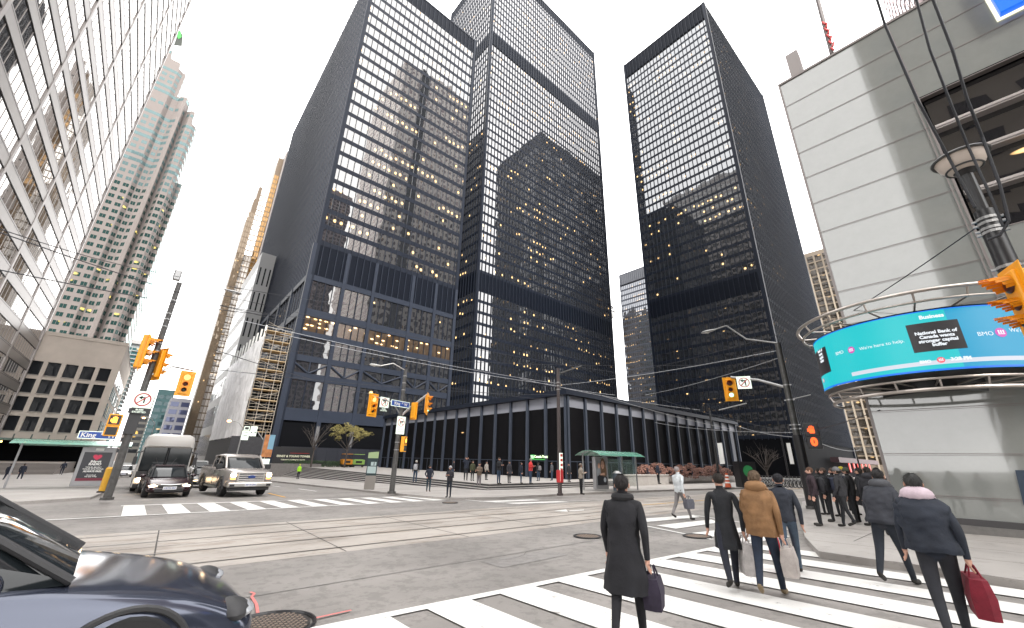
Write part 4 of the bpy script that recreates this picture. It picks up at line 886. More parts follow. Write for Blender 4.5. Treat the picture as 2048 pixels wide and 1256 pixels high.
q = MB(); q.loft([[(rr*math.cos(a), yy, .18+rr*math.sin(a)) for a in np.linspace(0, 2*math.pi, 29)[:-1]] for rr, yy in ((.26, -.012), (.26, -.02), (.22, -.02), (.22, -.012))], False); q.obox((0, -.018, .18), .46, .006, .04, Matrix.Rotation(math.radians(45), 3, 'Y')); O('ring', q, MATS['sign_red'], t, world=False)
q = MB(); q.box(-.1, -.04, -.016, -.0125, .03, .25); q.box(-.1, .1, -.016, -.0125, .2, .26); q.poly([(.08, -.0165, .14), (.2, -.0165, .23), (.08, -.0165, .32)]); O('arrow', q, signb, t, world=False)
q = place(textmb('7AM-7PM\nMON-FRI', .11, .001), NORTH, (0, -.014, -.33)); O('hours_lettering', q, signb, t, world=False)
t = T('walk_signal', 'pedestrian signal on the centre pole with a lit orange hand seen at an angle', 'walk signal', (mx_+.42, my_-.1, Hm(807, 886)), math.radians(40), 'pedestrian signals'); walk(t, 1, .95)
# --- red banded transit pole
g = G(1120, 991, .13); n_ = math.hypot(g.x, g.y); Hr = lambda v: AN(1121, v, n_).z; zt = Hr(737)
tr = pole('transit_pole', 'tall thin pole with a red and white stop strip standing before the pavilion corner', g.x, g.y, g.z, zt-g.z, .13, .1, mat('maroon_pole', (.05, .038, .038), .55), bands=[Hr(v)-g.z for v in (765, 772, 779)])
arm(tr, [(g.x, g.y, Hr(748)), AN(1163, 732, n_)], .05, polem)
q = MB(); q.box(g.x-.12, g.x+.12, g.y-.17, g.y-.1, Hr(962), Hr(906)); O('stop_strip', q, signm, tr)
q = MB()
for k in range(4): z = Hr(908)-.28*k; q.box(g.x-.1, g.x+.1, g.y-.175, g.y-.171, z-.16, z)
q.box(g.x-.11, g.x-.02, g.y-.176, g.y-.171, Hr(962), Hr(935)); O('red_blocks', q, red, tr)
q = MB(); q.tube([(g.x+.02, g.y, Hr(965)), (g.x+.02, g.y, Hr(940))], .22, 10); O('red_bin', q, red, tr, bevel=.02)
# --- right pole (north-west corner)
rx, ry = 22.25, 5.7; z0 = gz(rx, ry)+.13; n_ = math.hypot(rx, ry); HR = lambda u, v: AN(u, v, n_).z; zt = HR(1556, 686)
t4 = pole('signal_pole', 'steel pole with curved lamp arm rising from the crowd by the bank', rx, ry, z0, zt-z0, .16, .12, bands=[HR(1575, v)-z0 for v in (770, 800, 850, 858)])
q = MB(); q.tube([(rx, ry, z0+.1), (rx, ry, HR(1605, 870))], .2, 12); O('dark_wrap', q, black, t4)
la_ = AX(1415, 663, rx-.5); arm(t4, [(rx, ry, zt), (rx-.1, ry+1.3, zt+.45), (la_.x, la_.y-1, la_.z+.1), (la_.x, la_.y-.4, la_.z+.03)], .035, galv); streetlamp_head(t4, (la_.x, la_.y-.45, la_.z+.02), (0, 1, -.05), L=.8)
sa = AX(1466, 755, rx-.2); arm(t4, [(rx, ry, HR(1583, 775)), (rx-.1, (ry+sa.y)/2, (HR(1583, 775)+sa.z)/2+.12), (sa.x, sa.y+.1, sa.z+.03)], .06, galv)
p = AX(1461, 778, rx-.25); signal(tuple(p), math.radians(-62), 'g', 'yellow signal showing green on the arm in front of the right black tower', .92)
p = AX(1488, 765, rx-.3); noturn(tuple(p), math.radians(-62), 'no left turn sign without a tab beside the green signal', w=.62)
p = AN(1625, 868, 21.5); t = T('walk_signal', 'countdown pedestrian signal glowing red beside the bank corner pole', 'walk signal', tuple(p), math.radians(-78), 'pedestrian signals'); walk(t, 1, 1.05, emis('hand_red', (1, .1, .012), .85), black)
q = place(textmb('0', .42, .003, .03), NORTH, (0, -.12, -.33)); O('countdown_digit', q, MATS['hand_red'], t, world=False)
# --- near dark lamp post at the right edge
nx, ny = 12.6, -1.15; n_ = math.hypot(nx, ny); HN = lambda u, v: AN(u, v, n_).z; z0 = gz(nx, ny)+.13
t5 = pole('lamp_post', 'dark banded lamp post in front of the bank with a globe lamp and tangled cables', nx, ny, z0, HN(1960, 425)-z0, .2, .16, black, bands=[HN(1970, v)-z0 for v in (440, 450, 462, 470, 545, 560)], cat='lamp post')
q = MB(); q.tube([(nx, ny, HN(1960, 425)), (nx, ny, HN(1955, 330))], .1, 12); O('neck', q, black, t5)
zc_ = HN(1952, 305); q = MB(); q.tube([(nx, ny, zc_-.46), (nx, ny, zc_-.36)], [.1, .2], 18, False); O('lamp_collar', q, black, t5, smooth=True)
q = MB(); q.tube([(nx, ny, zc_-.38), (nx, ny, zc_-.3), (nx, ny, zc_-.18), (nx, ny, zc_)], [.14, .27, .38, .44], 18); O('lamp_glass', q, mat('frosted_lens', (.6, .52, .46), .3), t5, smooth=True)
q = MB(); q.tube([(nx+.46*math.cos(a), ny+.46*math.sin(a), zc_+.0) for a in np.linspace(0, 2*math.pi, 25)], .035, 6, False); q.tube([(nx+.3*math.cos(a), ny+.3*math.sin(a), zc_-.29) for a in np.linspace(0, 2*math.pi, 25)], .02, 6, False); O('lamp_rim', q, mat('dark_rim', (.05, .05, .05), .4), t5)
p = AN(2034, 606, 12.2); signal(tuple(p), math.radians(-160), 'n', 'orange signal head with long visors cut by the right edge', 1.15, visor=.34)
# cables running up from the post
cab = mat('black_cable', (.01, .011, .016), .6)
def cable(name, label, pts, r, grp='overhead wires', m=None): q = MB(); q.tube([Vector(p) for p in pts], r, 6); return W1(name, q, m or cab, label, 'cable', grp)
for i, (lab, P_, r) in enumerate((('thick black cable dropping past the bank wall, leftmost of three', ((1745, -30), (1770, 50), (1835, 200), (1900, 320), (1950, 415)), .045),
    ('middle thick cable falling to the globe lamp post', ((1825, -30), (1860, 100), (1895, 190), (1935, 290), (1985, 400), (2006, 452)), .04), ('rightmost thick cable looping behind the globe lamp', ((1855, -30), (1905, 100), (1935, 200), (1965, 275), (2000, 370), (2018, 442), (2000, 470), (1975, 480)), .045))):
    cable('power_cable', lab, [AN(u, v, 12.2 - (.0 if k > 3 else .4*(3-k))) for k, (u, v) in enumerate(P_)], r*.6)
# trolley and span wires
wirem = mat('span_wire', (.03, .032, .04), .5, .4); wirel = mat('bright_wire', (.35, .36, .38), .4, .5)
P4 = AN(1558, 700, math.hypot(rx, ry)); PR = AN(1121, 775, math.hypot(*G(1120, 991).xy)); PM = AN(812, 745, math.hypot(mx_, my_)); PLt = AN(350, 600, 29)
W_ = [((0, 465), 14, (560, 640), 24, 0), ((0, 458), 16, (290, 540), 22, 0), ((290, 540), 22, (700, 610), 26, 0), ((0, 540), 13, (560, 632), 22, 0), ((380, 575), 29, (1230, 745), 30, 0), ((560, 668), 26, (1122, 772), 30, 1), ((480, 640), 24, (1122, 768), 30, 1),
      ((440, 740), 20, (1133, 790), 30, 0), ((560, 700), 24, (1400, 730), 34, 0), ((1040, 757), 26, (1230, 790), 34, 1), ((1122, 770), 30, (1560, 700), 22.9, 1), ((1225, 752), 30, (1570, 665), 22.9, 0), ((1122, 775), 30, (1400, 820), 34, 1), ((1200, 790), 34, (1470, 860), 44, 1),
      ((1290, 790), 34, (1560, 715), 22.9, 1), ((1310, 845), 40, (1600, 865), 23, 1), ((1470, 850), 36, (1600, 875), 23, 1), ((1600, 865), 23, (1760, 820), 17, 0), ((1625, 880), 22, (1720, 900), 40, 1), ((1570, 700), 22.9, (1960, 450), 12.6, 0), ((1325, 800), 34, (1560, 860), 26, 0), ((800, 758), 30, (1100, 800), 30, 0), ((430, 700), 18, (800, 800), 29, 0), ((380, 600), 20, (640, 640), 24, 0)]
labs = ['leftmost', 'upper left', 'long low left', 'second left', 'centre', 'bright centre', 'upper bright centre', 'lower centre', 'level centre', 'short bright', 'bright right', 'thin right', 'falling bright', 'low bright', 'slanting right', 'low right', 'lower right', 'thin far right', 'short far right', 'steep right', 'faint right', 'faint centre', 'faint left', 'short left']
for (a, na, b, nb, br), lb in zip(W_, labs):
    A_, B_ = AN(*a, na), AN(*b, nb); sag = (A_-B_).length*.012
    cable('overhead_wire', f'thin overhead wire of the streetcar web over the junction', [A_.lerp(B_, k/8)-Vector((0, 0, sag*4*(k/8)*(1-k/8))) for k in range(9)], .016 if br else .013, 'overhead streetcar wires', wirel if br else wirem)
# distant poles down King Street and Bay Street
for u, v0, v1, n, lb in ((1440, 968, 820, 42, 'thin dark pole carrying a white banner before the pavilion end'), (1578, 955, 800, 60, 'thin dark pole carrying a white banner left of the crowd'), (1722, 945, 895, 70, 'short lamp pole near the tan block base')):
    a, b = AN(u, v0, n), AN(u-2, v1, n); t = pole('street_pole', lb, a.x, a.y, gz(a.x, a.y)+.1, b.z-gz(a.x, a.y)-.1, .12, .07, black)
    if n != 70:
        q = MB(); c = AN(u+2, 905, n); q.box(c.x-.03, c.x+.03, c.y-.2, c.y+.2, AN(u, 928, n).z, AN(u, 886, n).z); O('banner', q, white, t)
        arm(t, [(b.x, b.y, b.z), (b.x, b.y-2.4, b.z+.4)], .05, galv)
for x, y, h, lb in ((-3.4, 92, 9, 'curved street lamp with lit orange head behind the coach, left one'), (1.2, 118, 10, 'street lamp with lit orange head above the coach roof'), (11.6, 78, 7.2, 'curved street lamp with lit head between the coach and the scaffold')):
    z = gz(x, y); t = pole('street_lamp', lb, x, y, z, h, .12, .07, galv, cat='street lamp', group='lit street lamps'); s = -1 if x > 0 else 1
    arm(t, [(x, y, z+h), (x+s*.8, y, z+h+.9), (x+s*2, y, z+h+1.1)], .05, galv); q = MB(); q.ball((x+s*2.1, y, z+h+1.0), .28, .28, .16); O('lit_lamp', q, emis('sodium_lamp', (1, .5, .2), 5), t)
# info pillar
g = G(738, 979, .13); n_ = math.hypot(g.x, g.y); zt = AN(748, 903, n_).z; h = zt-g.z; t = T('info_pillar', 'slim wayfinding pillar with pale green head and map panel near the steps', 'info pillar', tuple(g), math.radians(-25))
q = MB(); q.box(-.36, .36, -.1, .1, 0, h*.36); O('foot', q, mat('satin_steel', (.3, .28, .26), .35, .6), t, world=False, bevel=.01)
q = MB(); q.box(-.36, .36, -.09, .09, h*.36, h*.82); O('map_panel', q, mat('map_dark', (.02, .04, .045), .3), t, world=False)
q = MB(); q.box(-.3, .3, -.1, -.092, h*.42, h*.6); q.box(-.1, .28, -.1, -.092, h*.62, h*.72); O('map_sheet', q, mat('map_pale', (.4, .5, .5), .5), t, world=False)
q = MB(); q.prism([(-.36, -.1), (.36, -.1), (.36, .1), (-.36, .1)], h*.82, lambda x, y: h*(.97 if x < 0 else 1.0)); O('head', q, mat('pale_green_plastic', (.32, .42, .22), .5), t, world=False)
q = place(textmb('i', .3, .002, .015), NORTH, (.12, -.102, h*.67)); O('info_letter', q, signb, t, world=False)
# bus shelter right of the red pole
s0, s1 = G(1186, 982, .13), G(1306, 978, .13); ang = math.atan2(s1.y-s0.y, s1.x-s0.x); Ls = 5.2; nS = math.hypot(s0.x, s0.y); hS = AN(1187, 912, nS).z-s0.z
t = T('bus_shelter', 'bus shelter with curved green glass roof and a portrait poster panel', 'bus shelter', tuple(s0), ang)
gs = mat('green_glass_roof', (.12, .3, .23), .15, spec=.6, alpha=.85); clr = mat('clear_panel', (.35, .5, .45), .05, alpha=.16, spec=.6); grf = mat('shelter_grey', (.3, .3, .31), .4, .4)
q = MB(); n = 8
for i in range(n):
    y0, y1 = -1.1+2.6*i/n, -1.1+2.6*(i+1)/n; f = lambda y: hS+.42-(y-.2)**2*.22; q.quad((-.2, y0, f(y0)), (Ls, y0, f(y0)), (Ls, y1, f(y1)), (-.2, y1, f(y1)))
O('roof', q, gs, t, world=False, smooth=True)
q = MB()
for x in np.linspace(-.2, Ls, 6): q.tube([(x, y, hS+.40-(y-.2)**2*.22) for y in np.linspace(-1.1, 1.5, 8)], .03, 6)
O('roof_ribs', q, mat('verdigris_rib', (.1, .2, .15), .5), t, world=False)
for x, y in ((.1, 1.0), (2.5, 1.0), (Ls-.3, 1.0), (Ls-.3, -.4)): q = MB(); q.box(x-.04, x+.04, y-.04, y+.04, 0, hS+.2); O('post', q, grf, t, world=False)
for x0, x1 in ((1.5, 2.46), (2.54, 3.8), (3.84, Ls-.34)): q = MB(); q.box(x0, x1, .99, 1.01, .25, hS-.15); O('rear_pane', q, clr, t, world=False)
q = MB(); q.box(Ls-.31, Ls-.29, -.36, .96, .25, hS-.2); O('end_pane', q, clr, t, world=False)
q = MB(); q.box(1.7, 4.6, .5, .9, .5, .56); O('bench', q, grf, t, world=False)
pn = O('poster_case', (lambda m: (m.box(-.02, 1.42, -.35, -.05, .12, hS-.05), m)[1])(MB()), grf, t, world=False, bevel=.02)
q = MB(); q.box(.14, 1.26, -.375, -.36, .42, hS-.32); O('poster', q, mat('poster_grey', (.2, .22, .24), .3, var=.4, scale=1.2), pn, world=False)
def flat(pts, y): q = MB(); q.poly([(x, y, z) for x, z in pts]); return q
def ov(cx_, cz, a, b, n=20): return [(cx_+a*math.cos(k*2*math.pi/n), cz+b*math.sin(k*2*math.pi/n)) for k in range(n)]
O('poster_dark_base', flat([(.14, .42), (1.26, .42), (1.26, .95), (.9, 1.15), (.5, 1.2), (.14, 1.0)], -.377), mat('poster_black', (.015, .016, .02), .4), pn, world=False)
O('poster_hair', flat([(.55, 1.2), (.5, 1.7), (.56, 2.1), (.72, 2.33), (.92, 2.3), (1.08, 2.05), (1.2, 1.5), (1.22, 1.1), (.9, 1.0)], -.379), mat('poster_hair', (.12, .07, .04), .5, var=.5, scale=9), pn, world=False)
O('poster_face', flat(ov(.78, 1.85, .17, .3), -.381), mat('poster_skin', (.45, .27, .2), .5), pn, world=False)
O('poster_features', (lambda a: a)(join(join(join(flat(ov(.71, 1.9, .03, .012, 8), -.383), flat(ov(.85, 1.9, .03, .012, 8), -.383)), flat(ov(.78, 1.72, .05, .018, 8), -.383)), flat(ov(.78, 1.8, .012, .03, 8), -.383))), MATS['poster_black'], pn, world=False)
O('poster_neck_and_hand', join(flat(ov(.36, 1.78, .13, .2), -.3785), flat([(.45, 1.2), (.7, 1.25), (.95, 1.3), (1.0, 1.12), (.5, 1.1)], -.3815)), MATS['poster_skin'], pn, world=False)
O('poster_dial', flat(ov(.98, .78, .15, .17), -.382), mat('poster_dial', (.35, .38, .42), .4), pn, world=False)
q = place(textmb('TRANSIT', .09, .001), NORTH, (.7, -.352, hS-.17)); O('case_lettering', q, signb, pn, world=False)
g2 = G(1236, 983, .13); t = T('litter_bin', 'round steel litter bin standing beside the green roofed shelter', 'bin', tuple(g2)); q = MB(); q.cyl((0, 0), .33, .05, 1.25, 16); O('body', q, mat('bin_blue_grey', (.06, .08, .1), .5, .2), t, world=False); q = MB(); q.tube([(0, 0, 1.25), (0, 0, 1.42)], [.35, .15], 16); O('lid', q, galv, t, world=False)
# ad shelter on the near left corner
a0, a1 = AY(136, 978, 41), AY(208, 978, 41); a0.z = a1.z = gz(-3, 41)+.13; zt = AY(190, 893, 41).z; w = (a1-a0).xy.length; hA = zt-a0.z; ang = math.atan2(a1.y-a0.y, a1.x-a0.x)
t = T('ad_shelter', 'grey framed shelter with a dark radio advertisement and a red heart on the left corner', 'bus shelter', tuple(a0), ang)
q = MB(); q.box(0, w, -.15, .15, .12, hA-.05); c_ = O('ad_case', q, grf, t, world=False, bevel=.03)
q = MB(); q.box(w*.1, w*.9, -.17, -.155, .45, hA*.86); O('ad_panel', q, mat('ad_charcoal', (.02, .021, .03), .3), c_, world=False); q = MB(); q.box(w*.1, w*.9, -.172, -.171, .45, .62); O('ad_strip', q, mat('ad_maroon', (.15, .01, .03), .4), c_, world=False)
hh = [(math.sin(a)**3, .8*math.cos(a)-.3*math.cos(2*a)-.12*math.cos(3*a)-.05*math.cos(4*a)) for a in np.linspace(0, 2*math.pi, 33)[:-1]]
hr = w*.13; O('heart_mark', (lambda m: (m.poly([(w*.5+hr*x, -.178, hA*.74+hr*z) for x, z in hh[::-1]]), m)[1])(MB()), emis('heart_red', (.55, .03, .08), .35), c_, world=False)
for tx, f, sz, b in (('iHeart\nRADIO', .6, .3, .012), ('YOUR MUSIC.\nYOUR STATIONS.', .47, .2, .002), ('ALWAYS FREE.', .395, .21, .008), ('Download\nthe app today', .29, .16, .002)):
    q = place(textmb(tx, sz*w/2.6, .001, b, space=.85), NORTH, (w*.5, -.176, hA*f)); O('ad_lettering', q, white, c_, world=False)
q = MB(); q.box(w*.38, w*.62, -.16, -.151, hA*.9, hA*.96); O('name_plate', q, white, c_, world=False)
q = MB()
for i in range(8):
    y0, y1 = -1.2+3.2*i/8, -1.2+3.2*(i+1)/8; f = lambda y: hA+.35-(y-.3)**2*.13; q.quad((-3.2, y0, f(y0)), (w+.7, y0, f(y0)), (w+.7, y1, f(y1)), (-3.2, y1, f(y1)))
O('roof', q, gs, t, world=False, smooth=True)
for x, y in ((w+.5, 1.4), (w+.5, -.6), (-3.0, 1.4)): q = MB(); q.box(x-.05, x+.05, y-.05, y+.05, 0, hA+.2); O('post', q, grf, t, world=False)
g = G(203, 985, .13); t = T('yellow_post', 'short yellow bollard-like box beside the left pole base', 'bollard', tuple(g)); q = MB(); q.tube([(0, 0, 0), (0, 0, 1.25), (0, 0, 1.35)], [.16, .16, .1], 12); O('body', q, mat('post_yellow', (.5, .27, .02), .5), t, world=False); q = MB(); q.cyl((0, 0), .22, 0, .08, 12); O('foot', q, black, t, world=False)
# stone bench walls and red grasses
b0, b1 = PL(1268, 963, -.12), PL(1376, 971, -.12); b0.y = min(b0.y, 27.6)
t = T('granite_bench', 'long low pale granite planter wall in front of the pavilion bays', 'planter wall', (42, 26.3, -.12)); q = MB(); q.box(36.5, 45.5, 24.9, 25.7, -.8, .42); O('wall', q, granite, t, bevel=.02); q = MB(); q.box(36.4, 45.6, 24.8, 25.8, .42, .52); O('coping', q, mat('pale_coping', (.4, .38, .36), .6), t)
def bush(mb, c, rx_, ry_, rz_, n, s, rr):
    for _ in range(n):
        a, b, r = rr.uniform(0, 6.28), rr.uniform(-.5, 1.4), rr.uniform(.5, 1)**.5
        p = Vector((c[0]+rx_*r*math.cos(a)*math.cos(b), c[1]+ry_*r*math.sin(a)*math.cos(b), c[2]+rz_*r*math.sin(b)))
        d = Vector((rr.uniform(-1, 1), rr.uniform(-1, 1), rr.uniform(-.4, 1))).normalized(); e = d.orthogonal().normalized(); k = s*rr.uniform(.6, 1.3)
        mb.add([p-d*k, p+e*k*.4, p+d*k, p-e*k*.4], [(0, 1, 2, 3)])
rg = random.Random(3); rust = mat('rust_foliage', (.16, .075, .055), .8, var=.4, scale=3)
t = T('rust_hedge', 'row of rust brown autumn shrubs along the planter before the pavilion', 'shrubs', (52, 26, -.1)); q = MB()
for k in range(9): bush(q, (42+2.6*k, 25.6, .6), 1.5, .7, .95+.3*math.sin(k*2.1), 340, .16, rg)
O('foliage', q, rust, t)['kind'] = 'stuff'; q = MB(); q.box(40.5, 66, 25.85, 26.05, -.3, .28); O('kerb', q, granite, t)
# clipped hedge and tree by the hoarding, hoarding with its sign
gh = mat('hedge_green', (.025, .05, .018), .7, var=.4, scale=4); h0, h1 = AY(572, 940, 76), AY(700, 938, 76)
t = T('clipped_hedge', 'long low clipped green hedge at the back of the plaza', 'hedge', ((h0.x+h1.x)/2, 76, -.12)); q = MB()
for k in range(22): bush(q, (h0.x+(h1.x-h0.x)*k/21, 76, .15), .8, .6, .75, 170, .13, rg)
O('foliage', q, gh, t)
q = MB(); q.box(h0.x-6.5, h0.x+5, 75, 75.6, -2.2, .35); t = W1('planter_wall', q, mat('planter_concrete', (.15, .14, .135), .8, var=.15), 'grey concrete planter wall at the left end of the plaza steps', 'planter wall')
hb = mat('hoarding_black', (.012, .014, .022), .5); A0, A1 = AY(556, 925, 84), AY(770, 925, 84)
t = T('hoarding', 'dark construction hoarding across the foot of the scaffolded tower', 'hoarding', ((A0.x+A1.x)/2, 84, -.12))
for k in range(10): x = A0.x+(A1.x-A0.x)*k/10; q = MB(); q.box(x+.01, x+(A1.x-A0.x)/10-.01, 84, 84.1, -.2, 3.1); O('board', q, hb, t)
s_ = AY(584, 922, 82.5); t = T('tower_name_board', 'black board with pale capital lettering below the scaffolded tower', 'sign', (s_.x, 82.5, -.1)); q = MB(); q.box(s_.x-3.2, s_.x+3.4, 82.4, 82.6, -.1, 3.0); O('board', q, black, t)
q = place(textmb('ERNST & YOUNG TOWER', .47, .01, .01), NORTH, (s_.x+.1, 82.36, 1.45)); O('lettering', q, mat('pale_gold_letter', (.6, .6, .45), .5), t); q = place(textmb('TORONTO-DOMINION CENTRE', .27, .01, .004), NORTH, (s_.x+.1, 82.36, .85)); O('small_lettering', q, MATS['pale_gold_letter'], t)
q = MB(); q.box(s_.x-.6, s_.x+2.6, 82.34, 82.38, 1.95, 2.02); O('red_line', q, mat('dull_red_line', (.25, .02, .02), .5), t)
def tree(name, label, x, y, z, h, crown, leaves, lm, seed, n=900, s=.11):
    rr = random.Random(seed); t = T(name, label, 'tree', (x, y, z)); tr_ = MB(); lf = MB(); bark = mat('grey_bark', (.06, .05, .045), .9)
    tr_.tube([(x, y, z), (x+.05, y, z+h*.3), (x, y, z+h*.45)], [.16, .12, .1], 8)
    for k in range(13):
        a = rr.uniform(0, 6.28); L_ = crown*rr.uniform(.6, 1); b = Vector((x, y, z+h*rr.uniform(.3, .5))); e = b+Vector((math.cos(a)*L_, math.sin(a)*L_, h*rr.uniform(.25, .5))); m_ = b.lerp(e, .5)+Vector((rr.uniform(-.2, .2), 0, rr.uniform(.1, .4)))
        tr_.tube([b, m_, e], [.06, .04, .015], 5)
        for j in range(4):
            f = m_.lerp(e, rr.random())+Vector((rr.uniform(-.8, .8), rr.uniform(-.8, .8), rr.uniform(.2, .9))); tr_.tube([m_.lerp(e, rr.random()*.8), f], [.02, .008], 4)
            if leaves: bush(lf, f, .5, .5, .4, n//52, s, rr)
    O('trunk', tr_, bark, t)
    if leaves: O('crown', lf, lm, t)
p = AY(690, 925, 72); tree('autumn_tree', 'small tree with thin yellow green leaves before the hoarding', p.x, 72, -.1, 7.0, 3.2, True, mat('yellow_leaf', (.2, .17, .05), .7, var=.4, scale=4), 5, 2600, .14)
p = AY(622, 930, 72.5); tree('bare_tree', 'small leafless tree left of the yellow leaved one', p.x, 72.5, -.1, 7.0, 2.6, False, None, 8)
p = AN(1530, 925, 62); tree('bare_tree', 'bare street tree against the base of the right black tower', p.x, p.y, gz(p.x, p.y), 5, 2.5, False, None, 9)
# scaffolding and its white wrap on the tower flank
sc0 = AY(545, 655, 85.5); scx0, scx1 = 12.6, 16.9; sz0 = gz(14, 90); szt = AY(520, 665, 88).z
t = T('scaffold', 'tall tube scaffold with plank decks and pale mesh wrap on the tower flank', 'scaffolding', (15, 98, sz0)); sct = mat('scaffold_tube', (.35, .31, .26), .5, .4); lv_ = 11
for x in (scx0, scx0+1.5, scx1-1.2, scx1):
    for y in (85, 87.4): q = MB(); q.tube([(x, y, sz0), (x, y, szt+.6)], .06, 5); O('upright', q, sct, t)
for k in range(lv_):
    z = 5.4+(szt-5.4)*k/(lv_-1)
    q = MB(); q.box(scx0, scx1, 85, 87.4, z-.05, z+.08); O('plank_deck', q, mat('plank', (.4, .3, .18), .8, var=.2), t)
    q = MB()
    for dz in (.5, 1.05): q.tube([(scx0, 84.95, z+dz), (scx1, 84.95, z+dz)], .035, 5)
    q.tube([(scx0, 84.95, z), (scx1, 84.95, z+1.6)] if k % 2 else [(scx1, 84.95, z), (scx0, 84.95, z+1.6)], .035, 5); O('rail_set', q, sct, t)
wrapm = mat('mesh_wrap', (.78, .78, .8), .55, var=.25, scale=1.2, bump=.6, stretch=(1, 1, .25)); q = MB(); Y0, Y1 = 85.2, 128; nY, nZ = 60, 12; zb0 = 4.6
rw = random.Random(6); off = [[rw.uniform(-.12, .12) for _ in range(nZ+1)] for _ in range(nY+1)]
V_ = [[(scx0-.12+off[i][j]+.1*math.sin(i*1.3), Y0+(Y1-Y0)*i/nY, zb0+(szt-1.0-zb0+rw.uniform(-.2, .3)*(j == nZ))*j/nZ) for j in range(nZ+1)] for i in range(nY+1)]
for i in range(nY):
    for j in range(nZ): q.quad(V_[i+1][j], V_[i][j], V_[i][j+1], V_[i+1][j+1])
O('wrap', q, wrapm, t, smooth=True)
for k in range(11): y = 87+4*k; q = MB(); q.box(scx0-.05, scx0+.2, y-.2, y+.2, szt-1, szt+1.4+.1*k); O('post_top', q, white, t)
q = MB(); q.box(scx0, scx0+3.6, 87.5, 128, sz0-1, 4.5); O('covered_walkway', q, mat('dark_shroud', (.02, .02, .024), .7, var=.3), t)
q = MB(); q.poly([(11.2, 87, 4.4), (11.2, 84.6, 4.4), (16.4, 84.6, 4.6), (16.4, 87, 4.6)]); q.box(11.2, 16.4, 84.5, 84.6, 1.6, 4.5); O('gantry_board', q, MATS['dark_shroud'], t)
q = MB()
for z in (5.0, 2.6, .9): q.box(18.6, 30, 88.4, 90, z-.06, z+.06)
for x in (20, 23, 26, 29): q.tube([(x, 88.3, -1), (x, 88.3, 8)], .06, 5); q.tube([(x, 88.3, .9), (x+3, 88.3, 2.6)], .04, 5)
O('porch_frames', q, sct, t)
# white lane boards on an arm and banner by the scaffold
p = AN(500, 862, 62); t = T('lane_sign', 'white lane direction boards on an outreach arm by the scaffold', 'road sign', tuple(p)); q = MB(); q.box(p.x-.8, p.x-.02, p.y-.03, p.y, p.z-1.1, p.z-.0); q.box(p.x+.02, p.x+.75, p.y-.03, p.y, p.z-.6, p.z+.6); q.box(p.x-.7, p.x-.1, p.y-.03, p.y, p.z+.05, p.z+.55); O('board', q, signm, t)
q = MB()
for s_ in (-1, 1): q.poly([(p.x+.4+.2*s_, p.y-.04, p.z-.3), (p.x+.4+.2*s_+.12, p.y-.04, p.z-.1), (p.x+.4+.2*s_-.12, p.y-.04, p.z-.1)]); q.box(p.x-.62, p.x-.2, p.y-.045, p.y-.035, p.z-.4-.2*s_, p.z-.33-.2*s_)
q.box(p.x-.6, p.x-.2, p.y-.045, p.y-.035, p.z+.15, p.z+.45); O('arrows', q, signb, t); arm(t, [(p.x+.7, p.y, p.z+.1), AN(527, 880, 62)], .05, galv)
p = AN(532, 895, 60); z0 = gz(p.x, p.y); t = T('banner_pole', 'slim pole with orange and blue banner beside the dark tower column', 'banner', (p.x, p.y, z0)); q = MB(); q.tube([(p.x-.4, p.y, z0), (p.x-.4, p.y, p.z+1.9)], .07, 8); O('pole', q, galv, t)
q = MB(); q.box(p.x-.35, p.x+.75, p.y-.02, p.y+.02, p.z-1.1, p.z+1.5); O('banner', q, mat('banner_orange', (.5, .2, .07), .6, var=.4, scale=1.5), t); q = MB(); q.box(p.x+.15, p.x+.76, p.y-.03, p.y+.03, p.z-.2, p.z+1.5); O('banner_blue', q, mat('banner_blue', (.2, .38, .5), .6), t); q = MB(); q.box(p.x-.3, p.x+.7, p.y-.02, p.y+.02, p.z-1.9, p.z-1.3); O('plate', q, signm, t)
# machines on the plaza
def machine(u, y, col, lab, w=1.7):
    p = AY(u, 930, y); t = T('site_machine', lab, 'machine', (p.x, y, -.12)); m = mat('machine_'+lab.split()[0], col, .5)
    q = MB(); q.box(-w*.5, w*.5, 0, 1.6, .45, 1.25); O('body', q, m, t, world=False, bevel=.08); q = MB(); q.box(-w*.4, w*.4, .2, 1.4, 1.25, 1.32); q.box(-w*.45, w*.45, .1, 1.5, 2.1, 2.2); O('cab_roof', q, m, t, world=False, bevel=.04)
    for x in (-w*.4, w*.4):
        for y_ in (.2, 1.4): q = MB(); q.box(x-.04, x+.04, y_-.04, y_+.04, 1.2, 2.15); O('cab_post', q, black, t, world=False)
        q = MB(); q.tube([(x-.12, .4, .35), (x+.12, .4, .35)], .35, 14); O('wheel', q, black, t, world=False)
    q = MB(); q.box(-w*.25, w*.25, -.02, 0, .7, 1.05); O('grille', q, black, t, world=False)
machine(695, 74.5, (.6, .25, .02), 'orange compact machine parked at the back of the plaza'); machine(717, 75.5, (.25, .42, .1), 'green wheeled vehicle parked beside the orange machine', 2.2)
